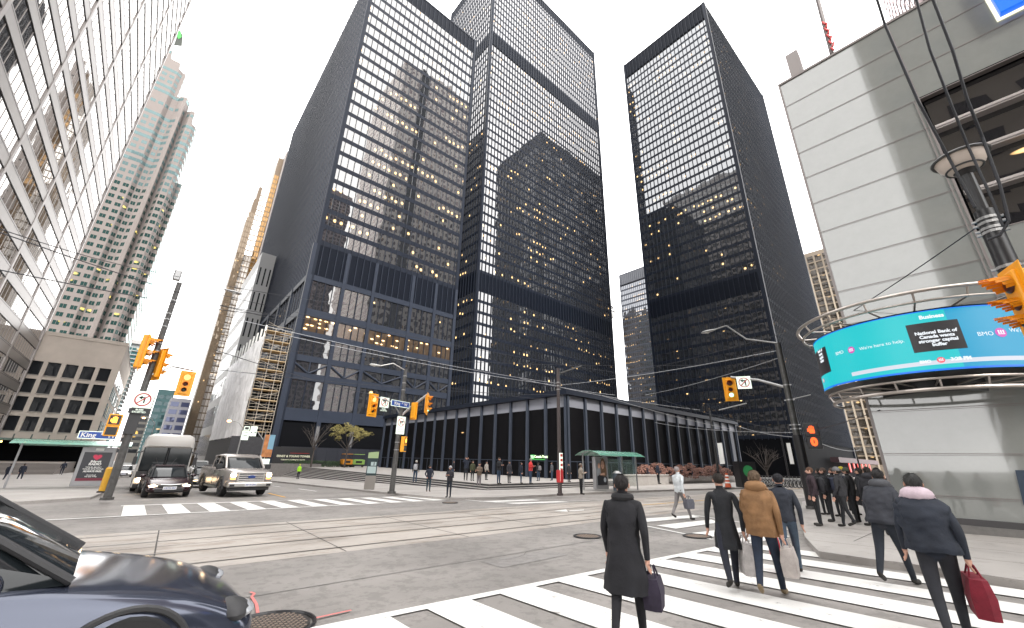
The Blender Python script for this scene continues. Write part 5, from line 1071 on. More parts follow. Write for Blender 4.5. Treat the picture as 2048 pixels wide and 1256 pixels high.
# cones, bikes, cabinets
def cone(u, v, lab, s=1.0):
    g = G(u, v, .13); t = T('traffic_cone', lab, 'cone', tuple(g), 0, None, s); q = MB(); q.tube([(0, 0, 0), (0, 0, 1.1)], [.24, .08], 14); O('body', q, mat('cone_orange', (.5, .09, .03), .6), t, world=False)
    for z in (.35, .6, .85): q = MB(); q.tube([(0, 0, z), (0, 0, z+.1)], [.255-.145*z, .24-.145*z], 14, False); O('white_band', q, white, t, world=False)
    q = MB(); q.box(-.34, .34, -.34, .34, 0, .05); O('foot', q, black, t, world=False)
cone(1457, 976, 'tall orange banded cone on the pavement beyond the walkers', 1.2)
bm = mat('bike_grey', (.3, .3, .3), .4, .4); bk0 = AN(1585, 960, 46)
def bike(x, y, z):
    t = T('hire_bike', 'pale hire bicycle in the dock row beyond the waiting crowd', 'bicycle', (x, y, z), 0, 'hire bicycles in their dock row')
    for dx in (-.5, .5): q = MB(); q.tube([(dx+.33*math.cos(a), 0, .35+.33*math.sin(a)) for a in np.linspace(0, 2*math.pi, 15)], .035, 5, False); O('wheel', q, black, t, world=False)
    q = MB(); q.tube([(-.5, 0, .35), (-.2, 0, .8), (.35, 0, .78), (.5, 0, .35)], .04, 5); q.tube([(-.2, 0, .8), (0, 0, .33), (.35, 0, .78)], .04, 5); q.tube([(.35, 0, .75), (.3, 0, 1.05)], .03, 5); O('frame', q, bm, t, world=False); q = MB(); q.box(-.33, -.1, -.06, .06, .88, .94); O('saddle', q, black, t, world=False); q = MB(); q.tube([(.3, -.28, 1.05), (.3, .28, 1.05)], .025, 5); O('handlebar', q, black, t, world=False)
    q = MB(); q.box(.55, .7, -.12, .12, 0, .9); O('basket_panel', q, white, t, world=False); return t
def dup(r, loc, rz=None, label=None):
    c = r.copy(); COL.objects.link(c); c.location = loc
    if rz is not None: c.rotation_euler[2] = rz
    if label: c['label'] = label
    for ch in r.children:
        d = ch.copy(); COL.objects.link(d); d.parent = c
        for g_ in ch.children: e = g_.copy(); COL.objects.link(e); e.parent = d
    return c
bk = bike(50, 16, gz(50, 16)+.13)
k0, k1 = AN(1515, 960, 56), AN(1612, 960, 50)
for k in range(15):
    p = k0.lerp(k1, k/14); z = gz(p.x, p.y)+.15
    if k == 0: bk.location = (p.x, p.y, z); bk.rotation_euler[2] = math.radians(-30)
    else: dup(bk, (p.x, p.y, z), math.radians(-30))
p = AN(1490, 942, 50); t = T('utility_box', 'dark square box with a round green mark at the pavilion end', 'utility box', (p.x, p.y, gz(p.x, p.y))); q = MB(); q.box(-.9, .9, -.5, .5, 0, p.z-gz(p.x, p.y)+.9); O('body', q, black, t, world=False)
q = MB(); q.loft([[(-.6+0, 0, 0)]*3]) if 0 else None; zc_ = p.z-gz(p.x, p.y); t.rotation_euler[2] = math.radians(-35); q.poly([(.55*math.cos(a), -.52, zc_+.55*math.sin(a)) for a in np.linspace(0, 2*math.pi, 21)[:-1]]); O('round_mark', q, mat('round_green', (.03, .25, .08), .5), t, world=False)
# red tail lights and lit shop fronts beyond the crowd
t = T('shop_awning', 'low dark arcade with red lit panels beneath the right black tower', 'arcade', (170, 30, -1.5)); q = MB(); q.box(150, 210, 29.5, 31.5, 3.2, 4.6); O('canopy', q, mat('maroon_canopy', (.04, .015, .02), .6), t)
for k in range(6): q = MB(); q.box(160+6*k, 161.6+6*k, 29.3, 29.5, .6, 3.1); O('lit_panel', q, emis('panel_red', (1, .1, .08), .4), t)
# ================================================================ vehicles
tyre = mat('tyre_rubber', (.015, .015, .016), .8); rimm = mat('wheel_alloy', (.35, .35, .36), .3, .8); wglass = mat('car_glass', (.012, .015, .017), .05, spec=.35); head = emis('headlamp', (1, .72, .42), 7); fog = emis('dim_headlamp', (1, .7, .4), 1.6)
plate = mat('number_plate', (.6, .6, .62), .5); dkpl = mat('dark_plastic', (.02, .02, .022), .6)
def sect(w0, w1, w2, z0, z1, z2, y, w3=None):   # half ring from bottom centre to top centre, mirrored
    w3 = w3 if w3 is not None else w2*.92
    R = [(w0*.9, z0), (w0, z0+.06), (w1, z0+(z1-z0)*.5), (w1*.995, z1), (w2, z2-.05), (w3, z2)]
    return [(x, y, z) for x, z in R]+[(-x, y, z) for x, z in R[::-1]]
def wheel(t, x, y, r, w):
    s = 1 if x > 0 else -1; q = MB(); q.tube([(x-s*w, y, r), (x-s*w*.9, y, r), (x-s*.03, y, r), (x, y, r)], [r*.93, r, r, r*.94], 24); a = O('wheel', q, tyre, t, world=False, smooth=True)
    q = MB(); q.tube([(x-s*.02, y, r), (x+s*.012, y, r)], [r*.64, r*.6], 20); b = O('rim', q, dkpl, a, world=False); q = MB()
    for k in range(7):
        c = 2*math.pi*k/7; d = Vector((0, math.cos(c), math.sin(c))); e = Vector((0, -math.sin(c), math.cos(c)))*.035; p = Vector((x+s*.02, y, r)); q.add([p+d*.04-e, p+d*r*.62-e*1.3, p+d*r*.62+e*1.3, p+d*.04+e], [(0, 1, 2, 3), (3, 2, 1, 0)])
    q.tube([(x, y, r), (x+s*.03, y, r)], .06, 10); O('spokes', q, rimm, a, world=False)
def car(name, label, loc, rz, L, Wd, body, H, paint, sc=1, lamps=head, suv=False, seats=True, group=None, txt=None, grille=True, cat='car'):
    """front towards local -y; y runs 0 (nose) .. L"""
    t = T(name, label, cat, loc, rz, group, sc); w = Wd/2; b = H*.64 if not suv else H*.6; n = body
    st = [(0, .62, .45), (.04, .8, .52), (.16, .93, .57), (.5, .98, b*.80), (1.15, 1, b*.93), (1.5, 1, b), (L*.5, 1, b*1.01), (L*.8, 1, b*1.03), (L-.35, .97, b*1.04), (L-.06, .9, b*.98), (L, .8, b*.8)]
    if suv: st = [(0, .72, .6), (.05, .86, .75), (.2, .96, .9), (.6, 1, b*.93), (1.15, 1, b*.97), (1.5, 1, b), (L*.5, 1, b*1.01), (L*.8, 1, b*1.02), (L-.2, .98, b*1.02), (L, .88, b*.95)]
    rings = [sect(w*f*.93, w*f, w*f*.93, .2 if y > .1 else .28, zt*.8, zt, y, w*f*.78) for y, f, zt in st]
    q = MB(); q.loft(rings); bo = O('body', q, paint, t, world=False, smooth=True); m = bo.modifiers.new('s', 'SUBSURF'); m.levels = 1; m.render_levels = 2
    g0, g1, g2, g3 = 1.2, 2.05, L*.72, L*.93
    if suv: g1, g2, g3 = 1.9, L*.82, L*.96
    def ring(y, z, ww, zb): return [(x, y, zz_) for x, zz_ in ((ww, zb), (ww*.97, (zb+z)/2), (w*.74, z-.05), (w*.6, z), (-w*.6, z), (-w*.74, z-.05), (-ww*.97, (zb+z)/2), (-ww, zb))]
    q = MB(); q.loft([ring(g0, b*.98, w*.8, b*.93), ring((g0+g1)/2, (b+H)/2, w*.87, b*.95), ring(g1, H-.04, w*.88, b*.95), ring(g2, H-.05, w*.88, b*.95), ring((g2+g3)/2, (b+H)/2+.05, w*.86, b*.95), ring(g3, b*1.03, w*.8, b*.95)]); O('glasshouse', q, wglass, t, world=False, smooth=True)
    q = MB(); q.loft([[(x, y, z) for x in (-w*.66, -w*.3, w*.3, w*.66)]+[(x, y, z-.05) for x in (w*.66, w*.3, -w*.3, -w*.66)] for y, z in ((g1-.08, H-.02), (g1+.2, H+.015), ((g1+g2)/2, H+.02), (g2, H-.02))]); O('roof', q, paint, t, world=False, smooth=True)
    q = MB()
    for s in (-1, 1):
        for a, c in (((s*w*.8, g0, b*.95), (s*w*.7, g1-.05, H-.03)), ((s*w*.87, (g1+g2)/2, b*.95), (s*w*.72, (g1+g2)/2-.05, H-.04)), ((s*w*.8, g3, b), (s*w*.7, g2, H-.04))): q.tube([a, c], .028, 8)
    O('pillars', q, paint if suv else dkpl, t, world=False)
    for s in (-1, 1):
        for y in (.85, L-.9): wheel(t, s*w*1.0, y, .33 if not suv else .38, .22)
        q = MB()
        q.tube([(s*w*1.0, y0+.37*math.cos(a)*1.02, .34+.37*math.sin(a)) for y0 in (.85,) for a in np.linspace(0, math.pi, 19)], .022, 6); q.tube([(s*w*1.0, L-.9+.38*math.cos(a), .34+.38*math.sin(a)) for a in np.linspace(0, math.pi, 19)], .022, 6); O('wheel_arches', q, dkpl, t, world=False)
        q = MB(); q.ball((s*w*1.12, g0+.35, b*1.02), .12, .07, .08); O('mirror', q, paint, t, world=False, smooth=True)
        hz_ = .53 if not suv else .82
        q = MB(); q.ball((s*w*.7, .17, hz_), .18, .13, .06, 14, 8); O('headlight', q, lamps, t, world=False, smooth=True); q = MB(); q.ball((s*w*.7, .2, hz_), .21, .13, .08, 14, 8); O('headlight_case', q, dkpl, t, world=False, smooth=True)
        q = MB(); q.ball((s*w*.78, L-.05, b*.85), .16, .08, .08); O('tail_light', q, red, t, world=False)
        q = MB()
        for y in (g1+.2, (g1+g2)/2+.2): q.box(s*w*1.0-.01, s*w*1.0+.01, y, y+.012, .3, b*.9); q.box(s*w*1.01-.012, s*w*1.01+.012, y+.6, y+.8, b*.8, b*.83)
        O('door_lines', q, dkpl, t, world=False)
    if grille:
        zg = .5 if not suv else .66
        q = MB(); q.box(-w*.5, w*.5, -.03, .1, zg-.04, zg+.07); q.box(-w*.6, w*.6, -.02, .1, .27, .42); O('grille', q, dkpl, t, world=False, bevel=.02)
        q = MB(); q.tube([(-w*.72, .1, zg+.13), (-w*.4, -.02, zg+.1), (0, -.05, zg+.08), (w*.4, -.02, zg+.1), (w*.72, .1, zg+.13)], .025, 6); O('chrome_bar', q, chrome, t, world=False)
        q = MB(); q.box(-.26, .26, -.075, -.05, zg-.13, zg+.01); pl_ = O('number_plate', q, plate, t, world=False); q = place(textmb(txt or 'CBTN 482', .1, .001), NORTH, (0, -.08, zg-.06)); O('plate_lettering', q, blue, pl_, world=False)
    return t
g = G(335, 996); car('sedan', 'dark maroon sedan waiting with headlamps on at the far crosswalk', (g.x-.03, g.y, gz(g.x, g.y)), math.radians(3), 4.6, 1.82, 0, 1.44, mat('maroon_car_paint', (.022, .006, .01), .16, .3, spec=.8), sc=1.1)
g = G(414, 976); car('hatchback', 'black car half hidden between the sedan and the pickup', (g.x-.2, g.y, gz(g.x, g.y)), 0, 4.4, 1.8, 0, 1.5, mat('black_car_paint', (.01, .011, .013), .2, .2), lamps=fog, txt='BXKM 710')
g = G(405, 958); car('white_van', 'white van further back between the coach and the pickup', (g.x, g.y+4, gz(g.x, g.y)), 0, 5, 2.0, 0, 2.1, mat('white_car_paint', (.5, .5, .5), .3), suv=True, lamps=fog, txt='AZ 5512', cat='van')
g = G(232, 968); car('taxi', 'small car with bright lamps far down the street left of the coach', (-3.0, 66, gz(-3, 66)), 0, 4.4, 1.8, 0, 1.5, MATS['white_car_paint'], txt='TAX 101')
for lb, u, y, col, nm in (('dark car further back in the queue behind the pickup', 424, 62, (.02, .022, .025), 'hatchback'), ('grey car at the back of the queue under the wrapped scaffold', 432, 74, (.12, .12, .125), 'hatchback'), ('pale car far back in the coach lane, seen past its left side', 246, 80, (.4, .4, .4), 'hatchback')):
    p = AY(u, 950, y); car(nm, lb, (p.x, y, gz(p.x, y)), 0, 4.4, 1.8, 0, 1.5, mat('queue_paint_%d' % u, col, .25, .3), lamps=fog, txt='CKPA %d' % u)
# pickup
def pickup(loc, rz, sc):
    t = T('pickup_truck', 'silver crew cab pickup with chrome grille and headlamps on', 'pickup', loc, rz, None, sc); pp = mat('champagne_paint', (.36, .33, .31), .25, .5, spec=.7); w = 1.0
    q = MB(); q.loft([sect(w*.86, w*.9, w*.86, .5, .95, 1.12, -.0), sect(w*.95, w*.98, w*.9, .45, 1.05, 1.2, .12), sect(w, w, w*.93, .42, 1.1, 1.26, .6), sect(w, w, w*.94, .42, 1.14, 1.3, 1.25), sect(w, w, w*.95, .42, 1.16, 1.32, 3.6), sect(w, w, w*.96, .42, 1.16, 1.34, 5.6), sect(w*.98, w*.98, w*.94, .5, 1.16, 1.33, 5.75)]); O('body', q, pp, t, world=False, smooth=True)
    def ring(y, z, ww, zb=1.24): return [(ww, y, zb), (ww*.98, y, (z+zb)/2), (ww*.86, y, z-.05), (ww*.75, y, z), (-ww*.75, y, z), (-ww*.86, y, z-.05), (-ww*.98, y, (z+zb)/2), (-ww, y, zb)]
    q = MB(); q.loft([ring(1.2, 1.3, .86), ring(1.6, 1.62, .9), ring(2.0, 1.9, .9), ring(3.7, 1.9, .9), ring(3.85, 1.35, .9)]); O('cab_glass', q, wglass, t, world=False, smooth=True)
    q = MB(); q.loft([ring(1.88, 1.86, .9, 1.8), ring(2.05, 1.95, .9, 1.86), ring(2.9, 1.98, .9, 1.88), ring(3.75, 1.94, .9, 1.82)]); O('roof', q, pp, t, world=False, smooth=True)
    q = MB()
    for s in (-1, 1):
        for a, b_ in (((s*.87, 1.18, 1.28), (s*.78, 1.98, 1.9)), ((s*.9, 2.75, 1.28), (s*.8, 2.75, 1.9)), ((s*.9, 3.75, 1.28), (s*.8, 3.7, 1.9))): q.tube([a, b_], .055, 6)
    O('pillars', q, pp, t, world=False); q = MB(); q.box(-.93, .93, 3.95, 5.7, 1.3, 1.36); O('bed_cover', q, dkpl, t, world=False)
    q = MB(); q.box(-.56, .56, -.07, .06, .74, 1.12); O('grille', q, dkpl, t, world=False, bevel=.04); q = MB()
    for k in range(4): q.box(-.55, .55, -.1, -.06, .79+.095*k, .83+.095*k)
    q.box(-.6, -.54, -.1, .02, .72, 1.14); q.box(.54, .6, -.1, .02, .72, 1.14); q.box(-.6, .6, -.1, .02, 1.1, 1.15); q.box(-.6, .6, -.1, .02, .7, .75); O('grille_bars', q, chrome, t, world=False, bevel=.01)
    q = MB(); q.tube([(0, -.1, .93), (0, -.13, .93)], .1, 20); q.v = [(x*1.7, y, (z-.93)*.75+.93) for x, y, z in q.v]; O('badge', q, mat('badge_blue', (.02, .05, .2), .3), t, world=False)
    q = MB(); q.box(-.98, .98, -.2, .1, .46, .68); O('bumper', q, chrome, t, world=False, bevel=.05); q = MB(); q.box(-.9, .9, -.1, .3, .3, .46); O('air_dam', q, dkpl, t, world=False, bevel=.04); q = MB(); q.box(-.26, .26, -.22, -.2, .5, .64); a = O('number_plate', q, plate, t, world=False); q = place(textmb('AF 76 204', .1, .001), NORTH, (0, -.225, .57)); O('plate_lettering', q, blue, a, world=False)
    for s in (-1, 1):
        q = MB(); q.box(s*.64, s*.93, -.06, .12, .78, 1.12); O('headlight_case', q, chrome, t, world=False, bevel=.03); q = MB(); q.ball((s*.79, -.06, 1.0), .13, .05, .09); O('headlight', q, head, t, world=False); q = MB(); q.ball((s*.79, -.06, .85), .12, .04, .05); O('marker_light', q, emis('marker_amber', (1, .4, .08), 1.5), t, world=False)
        q = MB(); q.box(s*.7, s*.9, -.215, -.19, .5, .6); O('fog_lamp', q, dkpl, t, world=False); q = MB(); q.box(s*1.0, s*1.26, 1.35, 1.5, 1.25, 1.5); O('mirror', q, dkpl, t, world=False, bevel=.03)
        for y in (1.0, 4.7): wheel(t, s*1.01, y, .42, .27); q = MB(); q.tube([(s*.99, y+.5*math.cos(a_), .42+.5*math.sin(a_)) for a_ in np.linspace(-.1, math.pi+.1, 11)], .05, 5); O('wheel_arch', q, dkpl, t, world=False)
        q = MB(); q.box(s*1.0-.01, s*1.0+.012, 1.75, 1.765, .5, 1.2); q.box(s*1.0-.01, s*1.0+.012, 2.75, 2.765, .5, 1.2); q.box(s*1.0-.012, s*1.0+.02, 2.45, 2.65, 1.05, 1.09); O('door_lines', q, dkpl, t, world=False)
        q = MB(); q.tube([(s*1.03, 1.6, .4), (s*1.03, 3.9, .4)], .05, 6); O('side_step', q, chrome, t, world=False)
    return t
g = G(493, 994); pickup((g.x, g.y, gz(g.x, g.y)), math.radians(6), 1.13)
# coach
g = G(312, 986); t = T('coach', 'white roofed coach with big split windscreen behind the maroon sedan', 'bus', (g.x, g.y, gz(g.x, g.y)), 0, None, .93); cw = mat('coach_white', (.42, .4, .38), .35); w = 1.38
def cr(y, f, z0, z1, tp=.25): return [(x*f, y, z) for x, z in ((w, z0), (w, z1-tp*1.6), (w*.93, z1-tp*.6), (w*.72, z1), (-w*.72, z1), (-w*.93, z1-tp*.6), (-w, z1-tp*1.6), (-w, z0))]
q = MB(); q.loft([cr(0, .97, .35, 3.2), cr(.25, 1, .35, 3.35), cr(3, 1, .35, 3.4), cr(12, 1, .35, 3.4)]); O('body', q, cw, t, world=False, smooth=True)
q = MB(); q.loft([cr(-.22, .8, 2.95, 3.4, .14), cr(-.12, .93, 2.85, 3.62, .2), cr(.5, .99, 2.85, 3.75, .25), cr(3, .99, 2.9, 3.72, .25)]); O('roof_cap', q, cw, t, world=False, smooth=True)
q = MB(); q.box(-w*.93, -.03, -.1, 0, 1.35, 2.95); q.box(.03, w*.93, -.1, 0, 1.35, 2.95); O('windscreen', q, wglass, t, world=False, bevel=.06)
q = MB(); q.box(-w*.97, w*.97, -.13, -.02, .95, 1.35); q.box(-.03, .03, -.12, -.02, 1.35, 2.95); O('black_band', q, dkpl, t, world=False, bevel=.02); q = MB(); q.box(-w*.96, w*.96, -.2, .1, .32, .62); O('bumper', q, dkpl, t, world=False, bevel=.06)
q = MB(); q.box(w*.99, w*1.01, .8, 11.5, 1.6, 2.8); q.box(-w*1.01, -w*.99, .8, 11.5, 1.6, 2.8); O('side_windows', q, wglass, t, world=False)
for s in (-1, 1):
    q = MB(); q.ball((s*w*.8, -.1, .82), .15, .08, .14); O('headlight', q, head, t, world=False); q = MB(); q.tube([(s*w*.95, -.1, 2.6), (s*w*1.15, -.35, 2.5), (s*w*1.15, -.35, 2.2)], .04, 6); q.box(s*w*1.15-.1, s*w*1.15+.1, -.42, -.3, 1.75, 2.25); O('mirror', q, dkpl, t, world=False)
    q = MB(); q.tube([(s*.1, -.14, 1.3), (s*.55, -.14, 2.2)], .02, 5); O('wiper', q, dkpl, t, world=False)
    for y in (2.4, 9): wheel(t, s*w*1.0, y, .5, .3)
for k in range(5):
    q = MB(); q.ball((-.4+.2*k, -.12, 3.5), .05, .04, .03, 6, 4); O('marker_light', q, emis('marker_pink', (1, .5, .35), 1.5), t, world=False)
q = MB(); q.box(.35, .85, -.11, -.1, 1.5, 1.8); O('paper_notice', q, mat('notice_green', (.3, .5, .35), .6), t, world=False)
# passing car in the near left foreground, side on
car('passing_car', 'silver car with dark lower sides passing close in the left foreground', (1.05, 5.05, gz(0, 5)), math.radians(92), 4.7, 1.85, 0, 1.46, mat('silver_blue_paint', (.05, .058, .085), .12, .5, spec=.8), lamps=mat('unlit_lamp', (.3, .31, .33), .08), txt='CMWR 336', grille=False)

# ================================================================ people
skins = [(.48, .27, .2), (.38, .2, .14), (.2, .1, .065), (.55, .33, .25)]
def cm(c, n='cloth'): return mat(f'{n}_{c[0]:.3f}_{c[1]:.3f}_{c[2]:.3f}', c, .85, var=.25, scale=7, bump=.5)
def tuft(q, hc, rr, n, low):
    for _ in range(n):
        a = rr.uniform(0, 6.283); e = rr.uniform(-.5, .25) if low else rr.uniform(-.6, 1.5); d = Vector((math.cos(a)*math.cos(e), math.sin(a)*math.cos(e), math.sin(e)))
        if d.y < -.35 and d.z < .45: continue
        p = hc+Vector((d.x*.088, .028+d.y*.098, .02+d.z*.093)); t_ = (Vector((0, .3, -1))-d*d.dot(Vector((0, .3, -1)))); t_ = (t_.normalized() if t_.length > .1 else Vector((1, 0, 0)))+Vector((rr.uniform(-.5, .5), rr.uniform(-.3, .3), 0))*.8
        w_ = d.cross(t_).normalized()*.0045; q.add([p-w_, p+w_, p+t_*.045+d*rr.uniform(.004, .016)], [(0, 1, 2)])
def person(label, feet, facing, H=1.75, top=(.015, .016, .02), legs=(.012, .014, .022), shoe=(.02, .018, .016), skin=0, stride=.0, hair=(.02, .015, .012), hat=None, coat=.0, arms='down', lean=0, hood=None, near=False, bulk=1.0, scarf=None, group='people'):
    """facing: degrees, 0 looks along -y (north); positive turns towards +x.. ; coat: how far below the hip the coat falls"""
    s = H/1.75; x, y, z = feet; t = T('person', label, 'person', (x, y, z), math.radians(facing), None, s)
    # local axes: front is -y
    sk = mat(f'skin_{skin}', skins[skin], .55, spec=.3); tm_, lm_, sm_ = cm(top), cm(legs), cm(shoe, 'shoe'); hm = cm(hair, 'hair')
    P = []; E = []; R = []; TAG = []
    def pt(p, r, par=None, tag=0):
        P.append(Vector(p)); R.append(r); TAG.append(tag)
        if par is not None: E.append((par, len(P)-1))
        return len(P)-1
    ln_ = lean
    pel = pt((0, 0, .95), (.155*bulk, .115), None, 1); wst = pt((0, -ln_*.12, 1.1), (.15*bulk, .11*bulk), pel, 0); ch = pt((0, -ln_*.32, 1.3), (.175*bulk, .125*bulk), wst, 0); nb = pt((0, -ln_*.45, 1.45), (.09, .075), ch, 0)
    nk = pt((0, -ln_*.5-.01, 1.51), (.055, .055), nb, 2); hd = pt((0, -ln_*.55-.02, 1.6), (.078, .09), nk, 2); tp_ = pt((0, -ln_*.57-.01, 1.69), (.07, .085), hd, 2)
    for sd, st in ((-1, stride), (1, -stride)):
        hip = pt((sd*.09, 0, .88), (.1, .1), pel, 1); kn = pt((sd*.1, -st*.45-.03*(abs(st) > .05), .49+.02*(st < 0)), (.062, .065), hip, 1); lift = .12 if st < -.1 else 0
        an = pt((sd*.1, -st*.95, .09+lift), (.043, .045), kn, 1); he = pt((sd*.1, -st*.95+.03, .045+lift*1.1), (.042, .04), an, 3); to = pt((sd*.115, -st*.95-.17, .035+lift*.4), (.042, .03), he, 3)
        sh = pt((sd*.19, -ln_*.4, 1.4), (.068, .068), ch, 0)
        if arms == 'down': el = (sd*.25, -ln_*.2+st*.25+.02, 1.13); wr = (sd*.25, -ln_*.1+st*.45-.08, .88); f_ = Vector((0, -.15, -1))
        elif arms == 'phone': el = (sd*.24, -.02, 1.14); wr = (sd*.09, -.27, 1.22); f_ = Vector((-sd*.5, -1, .3))
        elif arms == 'pocket': el = (sd*.29, .06, 1.15); wr = (sd*.19, -.1, .95); f_ = Vector((-sd*.3, -.6, -.8))
        elif arms == 'up' : el = (sd*.3, -.15, 1.38); wr = (sd*.12, -.26, 1.6); f_ = Vector((-sd*.3, -.3, .8))
        else: el = (sd*.25, 0, 1.13); wr = (sd*.25, -.1, .88); f_ = Vector((0, -.15, -1))
        e_ = pt(el, (.048, .048), sh, 0); w_ = pt(wr, (.034, .034), e_, 0); f_.normalize(); sdv = f_.cross(Vector((sd, 0, 0))).normalized() if abs(f_.x) < .9 else Vector((0, 0, 1))
        pm_ = pt(Vector(wr)+f_*.07, (.032, .02), w_, 2)
        side = Vector((0, 1, 0)) if abs(f_.y) < .5 else Vector((1, 0, 0)); side = (side-f_*side.dot(f_)).normalized(); crl = f_.cross(side)*.02*sd
        for k, L_ in enumerate((.062, .075, .07, .055)):
            b_ = Vector(wr)+f_*.085+side*(.024-.016*k)*1.2; a1_ = pt(b_, (.011, .011), pm_, 2); a2_ = pt(b_+f_*L_*.55+crl*.6, (.009, .009), a1_, 2)
            if near: pt(b_+f_*L_+crl*1.6, (.008, .008), a2_, 2)
        b_ = Vector(wr)+f_*.04+side*.035; a1_ = pt(b_, (.012, .012), pm_, 2); pt(b_+side*.02+f_*.045, (.009, .009), a1_, 2)
    me = bpy.data.meshes.new('sk'); me.from_pydata(P, E, []); o = bpy.data.objects.new('sk', me); COL.objects.link(o); o.modifiers.new('s', 'SKIN'); sv = me.skin_vertices[0].data
    for i, r in enumerate(R): sv[i].radius = r; sv[i].use_root = (i == 0)
    ms = o.modifiers.new('u', 'SUBSURF'); ms.levels = 2 if near else 1; ms.render_levels = ms.levels
    dg = bpy.context.evaluated_depsgraph_get(); dg.update(); m2 = bpy.data.meshes.new_from_object(o.evaluated_get(dg)); bpy.data.objects.remove(o); bpy.data.meshes.remove(me); m2.name = 'body'
    for m in (tm_, lm_, sk, sm_): m2.materials.append(m)
    A_ = np.array([P[a] for a, b in E]); B_ = np.array([P[b] for a, b in E]); tg = np.array([TAG[b] for a, b in E]); rr_ = np.array([(R[a][0]+R[b][0])/2 for a, b in E])
    for p_ in m2.polygons:
        c = np.array(p_.center); d = B_-A_; tt_ = np.clip(((c-A_)*d).sum(1)/np.maximum((d*d).sum(1), 1e-9), 0, 1); q_ = np.linalg.norm(A_+d*tt_[:, None]-c, axis=1)-rr_*.9; p_.material_index = int(tg[q_.argmin()]); p_.use_smooth = True
    bo = bpy.data.objects.new('body', m2); COL.objects.link(bo); bo.parent = t
    hc = Vector((0, -ln_*.56-.015, 1.635)); rr = random.Random(label)
    # coat or jacket shell with folds
    hem = .9-coat; rings = []; n = 20
    key = [(1.49, .075, .07), (1.45, .145, .098), (1.38, .19, .125), (1.25, .188, .138), (1.1, .172, .13), (.97, .18, .132)]+[(.97-(.97-hem)*k/3, .182+.022*k*(coat > .15), .134+.028*k*(coat > .15)) for k in (1, 2, 3)]
    n = 36 if near else 20; nr = 34 if near else 14; zk = [k[0] for k in key][::-1]; sd_ = rr.uniform(0, 50)
    for i in range(nr):
        z_ = key[0][0]+(key[-1][0]-key[0][0])*i/(nr-1); a = float(np.interp(z_, zk, [k[1] for k in key][::-1])); b = float(np.interp(z_, zk, [k[2] for k in key][::-1]))
        off_ = -ln_*max(0, (z_-.95))*.9; lowf = max(0, 1.2-z_)/.6; sw = -stride*.25*max(0, .95-z_)
        R_ = []
        for c in np.linspace(0, 2*math.pi, n+1)[:-1]:
            f = 1+.11*noise.noise((math.cos(c)*2.2+sd_, math.sin(c)*2.2, z_*5))+.07*noise.noise((math.cos(c)*5, math.sin(c)*5+sd_, z_*16))*(1.2 if z_ > 1 else .5)+.05*lowf*math.sin(7*c+sd_)
            R_.append((a*bulk*math.cos(c)*f, b*bulk*math.sin(c)*f+off_+sw, z_+.02*noise.noise((math.cos(c)*3, math.sin(c)*3, sd_))))
        rings.append(R_)
    q = MB(); q.loft(rings[::-1]); j = O('coat' if coat > .15 else 'jacket', q, tm_, t, world=False, smooth=True)
    # hair / hat / face
    q = MB()
    if hat: q.ball(hc+Vector((0, .01, .035)), .097, .108, .098, 14, 8); q.tube([hc+Vector((.1*math.cos(c), .012+.11*math.sin(c), .02)) for c in np.linspace(0, 2*math.pi, 17)], .016, 6, False); O('hat', q, cm(hat, 'hat'), t, world=False, smooth=True)
    if not hood:
        q = MB(); q.ball(hc+Vector((0, .028, .02 if not hat else -.005)), .09, .1, .095 if not hat else .08, 14, 8); tuft(q, hc, rr, 260 if near else 0, bool(hat))
        if 'long hair' in label: q.ball(hc+Vector((0, .06, -.1)), .085, .06, .15, 12, 8)
        O('hair', q, hm, t, world=False, smooth=True)
    else:
        q = MB(); q.ball(hc+Vector((0, .06, -.13)), .16, .13, .1, 14, 8); q.tube([hc+Vector((.13*math.cos(c), -.0+.1*math.sin(c), -.17+.03*math.sin(c))) for c in np.linspace(0, 2*math.pi, 17)], .045, 6, False); O('hood', q, cm(hood, 'hood'), t, world=False, smooth=True); q = MB(); q.ball(hc+Vector((0, .025, .025)), .088, .097, .094, 14, 8); tuft(q, hc, rr, 320, False); O('hair', q, hm, t, world=False, smooth=True)
    q = MB(); q.loft([[hc+Vector((x*.016, -.085-d_, z_)) for x in (-1, 0, 1)]+[hc+Vector((0, -.07, z_))] for z_, d_ in ((.0, .0), (-.02, .014), (-.042, .024), (-.05, .005))]); O('nose', q, sk, t, world=False, smooth=True)
    q = MB()
    for s_ in (-1, 1): q.ball(hc+Vector((s_*.031, -.084, -.003)), .012, .008, .007, 8, 5)
    O('eyes', q, cm((.03, .02, .02), 'eye'), t, world=False); q = MB(); q.ball(hc+Vector((0, -.083, -.068)), .024, .01, .007, 8, 5); O('mouth', q, cm((.3, .08, .07), 'lip'), t, world=False)
    q = MB()
    for s_ in (-1, 1): q.ball(hc+Vector((s_*.083, .01, -.015)), .014, .022, .034, 8, 6)
    O('ears', q, sk, t, world=False, smooth=True)
    if scarf: q = MB(); q.tube([Vector((.095*math.cos(c), -ln_*.48-.01+.09*math.sin(c), 1.49)) for c in np.linspace(0, 2*math.pi, 17)], .045, 8, False); q.tube([(.1, -.1, 1.46), (.12, -.16, 1.2), (.14, -.17, .95)], [.05, .055, .05], 6); O('scarf', q, cm(scarf, 'scarf'), t, world=False, smooth=True)
    return t
def loc(t, p): return t.matrix_basis @ Vector(p)
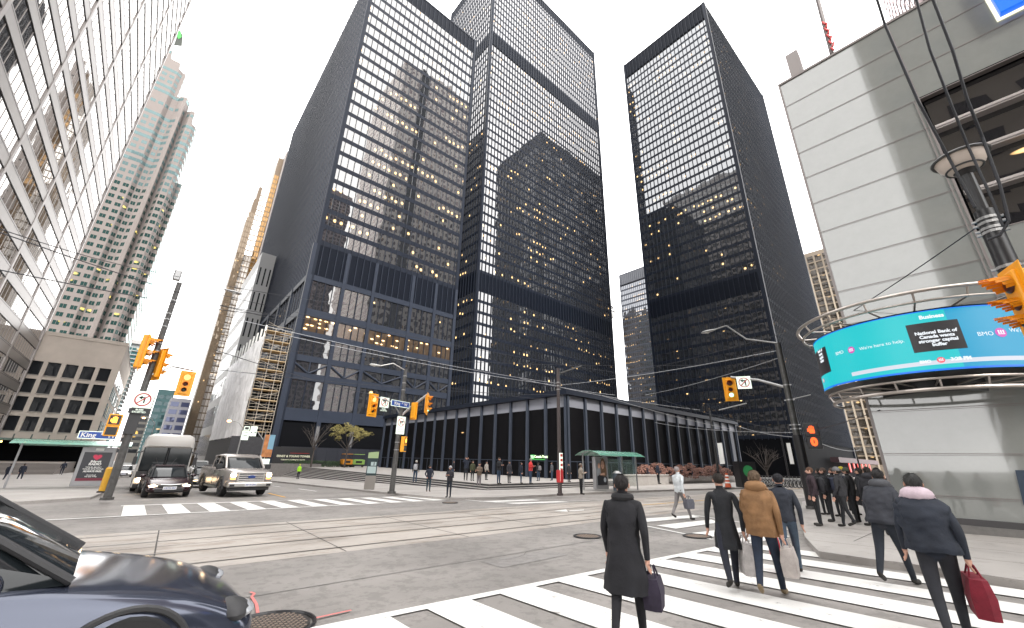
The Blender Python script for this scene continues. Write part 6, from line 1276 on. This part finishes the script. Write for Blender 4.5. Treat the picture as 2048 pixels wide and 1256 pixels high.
def backpack(t, col, lab, straps=None):
    m = cm(col, 'pack'); s = t.scale[0]; o = T('backpack', lab, 'backpack', tuple(t.matrix_basis @ Vector((0, .24, 1.02))), t.rotation_euler[2], None, s); q = MB(); rings = [[(a*math.cos(c)*1.0, b*math.sin(c), z) for c in np.linspace(0, 2*math.pi, 17)[:-1]] for z, a, b in ((-.02, .12, .07), (.02, .16, .1), (.2, .17, .115), (.36, .15, .1), (.42, .08, .05))]; q.loft(rings); O('pack_body', q, m, o, world=False, smooth=True)
    q = MB(); q.loft([[(x*.12, .1+dy, z) for x in (-1, 1)]+[(x*.1, .14+dy, z) for x in (1, -1)] for z, dy in ((.03, 0), (.2, 0))]); O('pocket', q, m, o, world=False)
    for sd in (-1, 1): q = MB(); q.tube([(sd*.1, -.05, .36), (sd*.12, -.2, .41), (sd*.13, -.36, .3), (sd*.15, -.28, .1), (sd*.13, -.1, .02)], .018, 5); O('strap', q, m, o, world=False)
def bag(t, col, lab, side=1, drop=.38, w=.3, name='shopping_bag', at=None):
    m = cm(col, 'bag'); p = at or (side*.27, -.1, .8); o = T(name, lab, 'bag', tuple(t.matrix_basis @ Vector(p)), t.rotation_euler[2], None, t.scale[0]); q = MB(); rings = [[(x*a, y*b, z) for x, y in ((-1, -1), (-.3, -1.15), (.3, -1.1), (1, -1), (1, 1), (.3, 1.1), (-.3, 1.15), (-1, 1))] for z, a, b in ((-.12-drop, .09, w*.42), (-.1-drop*.5, .1, w*.5), (-.12, .07, w*.47))]; q.loft(rings); O('bag_body', q, m, o, world=False, smooth=True)
    for sd in (-1, 1): q = MB(); q.tube([(sd*.05, -w*.25, -.12), (sd*.02, -w*.1, -.01), (sd*.02, w*.1, -.01), (sd*.05, w*.25, -.12)], .01, 5); O('handle', q, m, o, world=False)
def ph(foot, hd_, up=.13, plaza=False):
    g = PL(foot[0], foot[1], -.12) if plaza else G(*foot, up); n = math.hypot(g.x, g.y); z = AN(hd_[0], hd_[1], n).z; return tuple(g), max(1.6, min(1.95, z-g.z))
BK = (.008, .009, .012); NV = (.01, .014, .028); JN = (.02, .04, .075); GY = (.07, .07, .075)
# plaza group
for lab, f, h_, fac, kw in (
    ('grey haired person with a pale bag on the plaza edge left of the others', (829, 966), (830, 922), 140, dict(top=BK, legs=JN, hair=(.4, .38, .36))),
    ('person taking a picture with raised arms before the pavilion', (931, 961), (933, 913), -30, dict(top=NV, legs=BK, arms='up')),
    ('tall person in black jacket and blue jeans holding a tan bundle on the plaza', (997, 968), (996, 913), 10, dict(top=BK, legs=JN, arms='phone', bulk=1.1)),
    ('person in a dark knee length coat right of the tall one in jeans', (1018, 966), (1020, 922), 0, dict(top=(.02, .02, .027), legs=BK, coat=.18, bulk=1.1)),
    ('person in red jacket and grey cap on the plaza', (1061, 968), (1060, 917), 20, dict(top=(.5, .03, .03), legs=JN, hat=(.2, .18, .17), arms='phone')),
    ('person in dark jacket and jeans left of the red jacket', (1042, 967), (1044, 924), 40, dict(top=NV, legs=JN)),
    ('person seen from behind with a grey backpack right of the red jacket', (1077, 962), (1076, 925), 170, dict(top=BK, legs=JN)),
    ('person in grey top and jeans near the pavilion corner column', (1104, 961), (1105, 924), 200, dict(top=(.06, .065, .075), legs=JN))):
    p_, H_p = ph(f, h_, plaza=True); t = person(lab, p_, fac, H_p, **kw)
    if 'backpack' in lab: backpack(t, (.15, .14, .15), 'grey backpack worn by the person right of the red jacket')
    if 'pale bag' in lab: backpack(t, (.3, .3, .32), 'pale rucksack on the grey haired person on the plaza')
for lab, f, h_, fac, kw in (
    ('person in tan jacket and grey trousers on the steps corner', (957, 978), (959, 925), -70, dict(top=(.13, .095, .07), legs=(.16, .14, .15), arms='phone')),
    ('dark coated person with hands in pockets standing on the kerb side', (856, 983), (862, 930), -20, dict(top=NV, legs=(.015, .035, .05), shoe=(.09, .04, .025), coat=.06, arms='pocket', hat=(.02, .02, .02))),
    ('person in grey knit cap and black jacket nearest the far kerb', (897, 995), (903, 932), -60, dict(top=(.02, .018, .024), legs=(.008, .012, .02), hat=(.28, .27, .28), arms='phone')),
    ('person in pale beige jacket waiting left of the green roofed shelter', (1163, 989), (1167, 927), 60, dict(top=(.3, .26, .22), legs=BK, hat=(.15, .12, .1), arms='phone'))):
    p_, H_p = ph(f, h_); person(lab, p_, fac, H_p, **kw)
p_, H_p = ph((595, 958), (597, 930)); person('worker in a lime safety vest behind the pickup', p_, 20, 1.8, top=(.35, .7, .03), legs=(.03, .03, .04), hat=(.5, .5, .1))
for lab, f, h_, kw in (('person in olive coat on the plaza beside the raised arms', (944, 962), (944, 921), dict(top=(.04, .045, .02), legs=BK)), ('person in pale coat behind the tan jacketed one on the plaza', (972, 960), (972, 924), dict(top=(.3, .28, .25), legs=BK)), ('person in black by the pavilion glass, far left', (905, 956), (905, 922), dict(top=BK, legs=JN)), ('person in black right of the stop strip pole before the glass', (1138, 964), (1138, 927), dict(top=BK, legs=BK, coat=.2)), ('person in dark blue by the shelter end', (1318, 968), (1318, 925), dict(top=NV, legs=BK))):
    p_, H_p = ph(f, h_, plaza=True); person(lab, p_, rnd.uniform(-80, 80), H_p, **kw)
for lab, f, h_, fac, kw in (('left dark walker of the pair on the forecourt beyond the ad shelter', (8, 966), (22, 922), 160, dict(top=NV, legs=NV, stride=.2)), ('right dark walker of the pair on the forecourt beyond the ad shelter', (36, 963), (46, 924), 170, dict(top=NV, legs=NV, stride=.15)), ('lone dark walker on the forecourt steps left of the ad shelter', (121, 950), (128, 926), 190, dict(top=NV, legs=NV, stride=.2))):
    g = PL(f[0], f[1], -1.6); n = math.hypot(g.x, g.y); person(lab, (g.x, g.y, -1.6), fac, 1.8, **kw)
# waiting crowd by the bank corner
crowd = (
    ('young person in dark plum jacket with black backpack, leftmost of the waiting crowd', (1642, 1052), (1612, 950), 205, dict(top=(.025, .014, .02), legs=BK, hair=(.1, .05, .03), skin=3), 1),
    ('person with striped black backpack second from left in the waiting crowd', (1668, 1044), (1664, 938), 190, dict(top=BK, legs=BK, hair=(.07, .045, .035), bulk=1.15), 2),
    ('person in grey knit hat and black trousers striding in the middle of the crowd', (1700, 1056), (1688, 944), 175, dict(top=(.02, .02, .024), legs=BK, hat=(.12, .12, .125), stride=.18), 0),
    ('person in green cap low behind the grey hatted one', (1718, 1046), (1722, 956), 170, dict(top=(.018, .018, .02), legs=BK, hat=(.05, .06, .04)), 0),
    ('person in dark cap behind the crowd near the white car', (1738, 1035), (1737, 943), 0, dict(top=NV, legs=BK, hat=(.08, .085, .09)), 0),
    ('person in blue jacket half hidden behind the black capped one', (1757, 1040), (1758, 948), -10, dict(top=(.012, .04, .12), legs=BK, hair=(.4, .28, .18), skin=3), 0),
    ('person in black woollen cap facing the viewer with hands together by the bank wall', (1782, 1050), (1772, 944), -62, dict(top=(.008, .01, .018), legs=BK, hat=(.006, .006, .008), arms='phone', skin=0), 0))
crowd += (('person in charcoal parka between the leftmost pair of the crowd', (1655, 1030), (1650, 950), 150, dict(top=(.02, .02, .022), legs=BK, bulk=1.15), 0),
    ('person in black puffer jacket right behind the striped backpack', (1684, 1034), (1680, 948), 230, dict(top=(.01, .01, .013), legs=BK, bulk=1.2, hair=(.05, .03, .02)), 0),
    ('person in dark navy coat with pale scarf deep in the crowd', (1712, 1030), (1708, 948), -30, dict(top=NV, legs=BK, coat=.2, scarf=(.4, .36, .34)), 0),
    ('person in long black coat at the right of the green cap', (1745, 1052), (1742, 950), 160, dict(top=BK, legs=BK, coat=.3, bulk=1.1), 0),
    ('person with long hair in brown coat near the bank wall edge', (1770, 1026), (1768, 952), 120, dict(top=(.12, .08, .05), legs=BK, coat=.15, hair=(.3, .18, .1)), 0),
    ('person in dark hooded coat just left of the bent padded walker', (1768, 1072), (1758, 952), 100, dict(top=(.012, .012, .016), legs=BK, hood=(.015, .015, .02), bulk=1.2, stride=.15), 0))
for lab, f, h_, fac, kw, bp in crowd:
    g = G(*f, .13); p_ = tuple(g); t = person(lab, p_, fac, max(1.62, min(1.85, AN(*h_, math.hypot(g.x, g.y)).z-g.z)), near=True, **kw)
    if bp == 1: backpack(t, (.012, .012, .016), 'black backpack on the leftmost waiting person')
    if bp == 2: backpack(t, (.03, .035, .06), 'dark striped backpack on the second waiting person')
p_ = G(1690, 985, .13); person('person in yellow beanie and grey coat glimpsed behind the waiting crowd', tuple(G(1702, 1022, .13)), 10, 1.7, top=GY, legs=BK, hat=(.6, .5, .05))
# walkers on the crosswalks
def walker(lab, foot, fac, H_, **kw): g = G(*foot); return person(lab, tuple(g), fac, H_, near=True, **kw)
t = walker('walker in a big tan brown jacket and jeans seen from behind on the crosswalk', (1548, 1196), 100, 1.62, top=(.2, .105, .045), legs=(.012, .02, .04), shoe=(.2, .15, .09), stride=.3, bulk=1.3, coat=.08, hood=(.2, .105, .045), lean=.12, hair=(.12, .08, .05)); bag(t, (.4, .36, .34), 'pale shopping bag held by the tan jacket walker', -1)
t = walker('walker in dark hooded jacket and jeans just beyond the tan jacket', (1592, 1150), 110, 1.58, top=(.02, .024, .035), legs=(.05, .075, .11), stride=.28, hair=(.01, .01, .014)); bag(t, (.5, .03, .05), 'red shopping bag carried beside the dark hooded walker', 1, w=.42)
t = walker('slim walker in long black coat crossing left of the tan jacket', (1470, 1182), 125, 1.58, top=BK, legs=(.012, .014, .025), stride=.26, coat=.3, bulk=.82, lean=.1); bag(t, (.5, .47, .46), 'large white paper bag swinging from the slim black coated walker', -1, .45, .4)
t = walker('walker in pale shirt and grey trousers crossing far side of the junction', (1365, 1040), 75, 1.75, top=(.5, .53, .55), legs=(.16, .15, .15), stride=.34, hair=(.25, .22, .22)); bag(t, (.09, .09, .11), 'dark grey bag slung from the pale shirted walker', -1, .3, .35)
t = walker('walker in long black coat and scarf nearest the viewer, left on the stripes', (1262, 1296), 112, 1.56, top=(.007, .007, .01), legs=(.008, .008, .011), stride=.24, lean=.12, coat=.38, scarf=(.01, .01, .012), hair=(.015, .012, .012), bulk=1.05); bag(t, (.02, .014, .03), 'black handbag held low by the black coated walker with scarf', -1, .3, .3, name='handbag')
t = walker('walker in dark grey padded jacket bending forward behind the pink hooded one', (1800, 1172), 80, 1.66, top=(.02, .022, .03), legs=(.01, .014, .022), stride=.34, lean=.55, bulk=1.25, hood=(.06, .062, .07), hair=(.02, .018, .018))
t = walker('large walker in dark jacket with pale pink hood in the right foreground', (1925, 1290), 100, 1.6, top=(.01, .014, .024), legs=(.012, .013, .018), stride=.34, hood=(.5, .4, .45), lean=.3, bulk=1.35, hair=(.035, .036, .035)); bag(t, (.16, .008, .02), 'dark red bag swinging from the pink hooded walker', -1, .38, .5)
car('white_car', 'white car waiting beyond the crowd on the cross street', (44, 9.5, gz(44, 9.5)), math.radians(-90), 4.5, 1.8, 0, 1.45, MATS['white_car_paint'], lamps=fog, txt='BKSN 927')
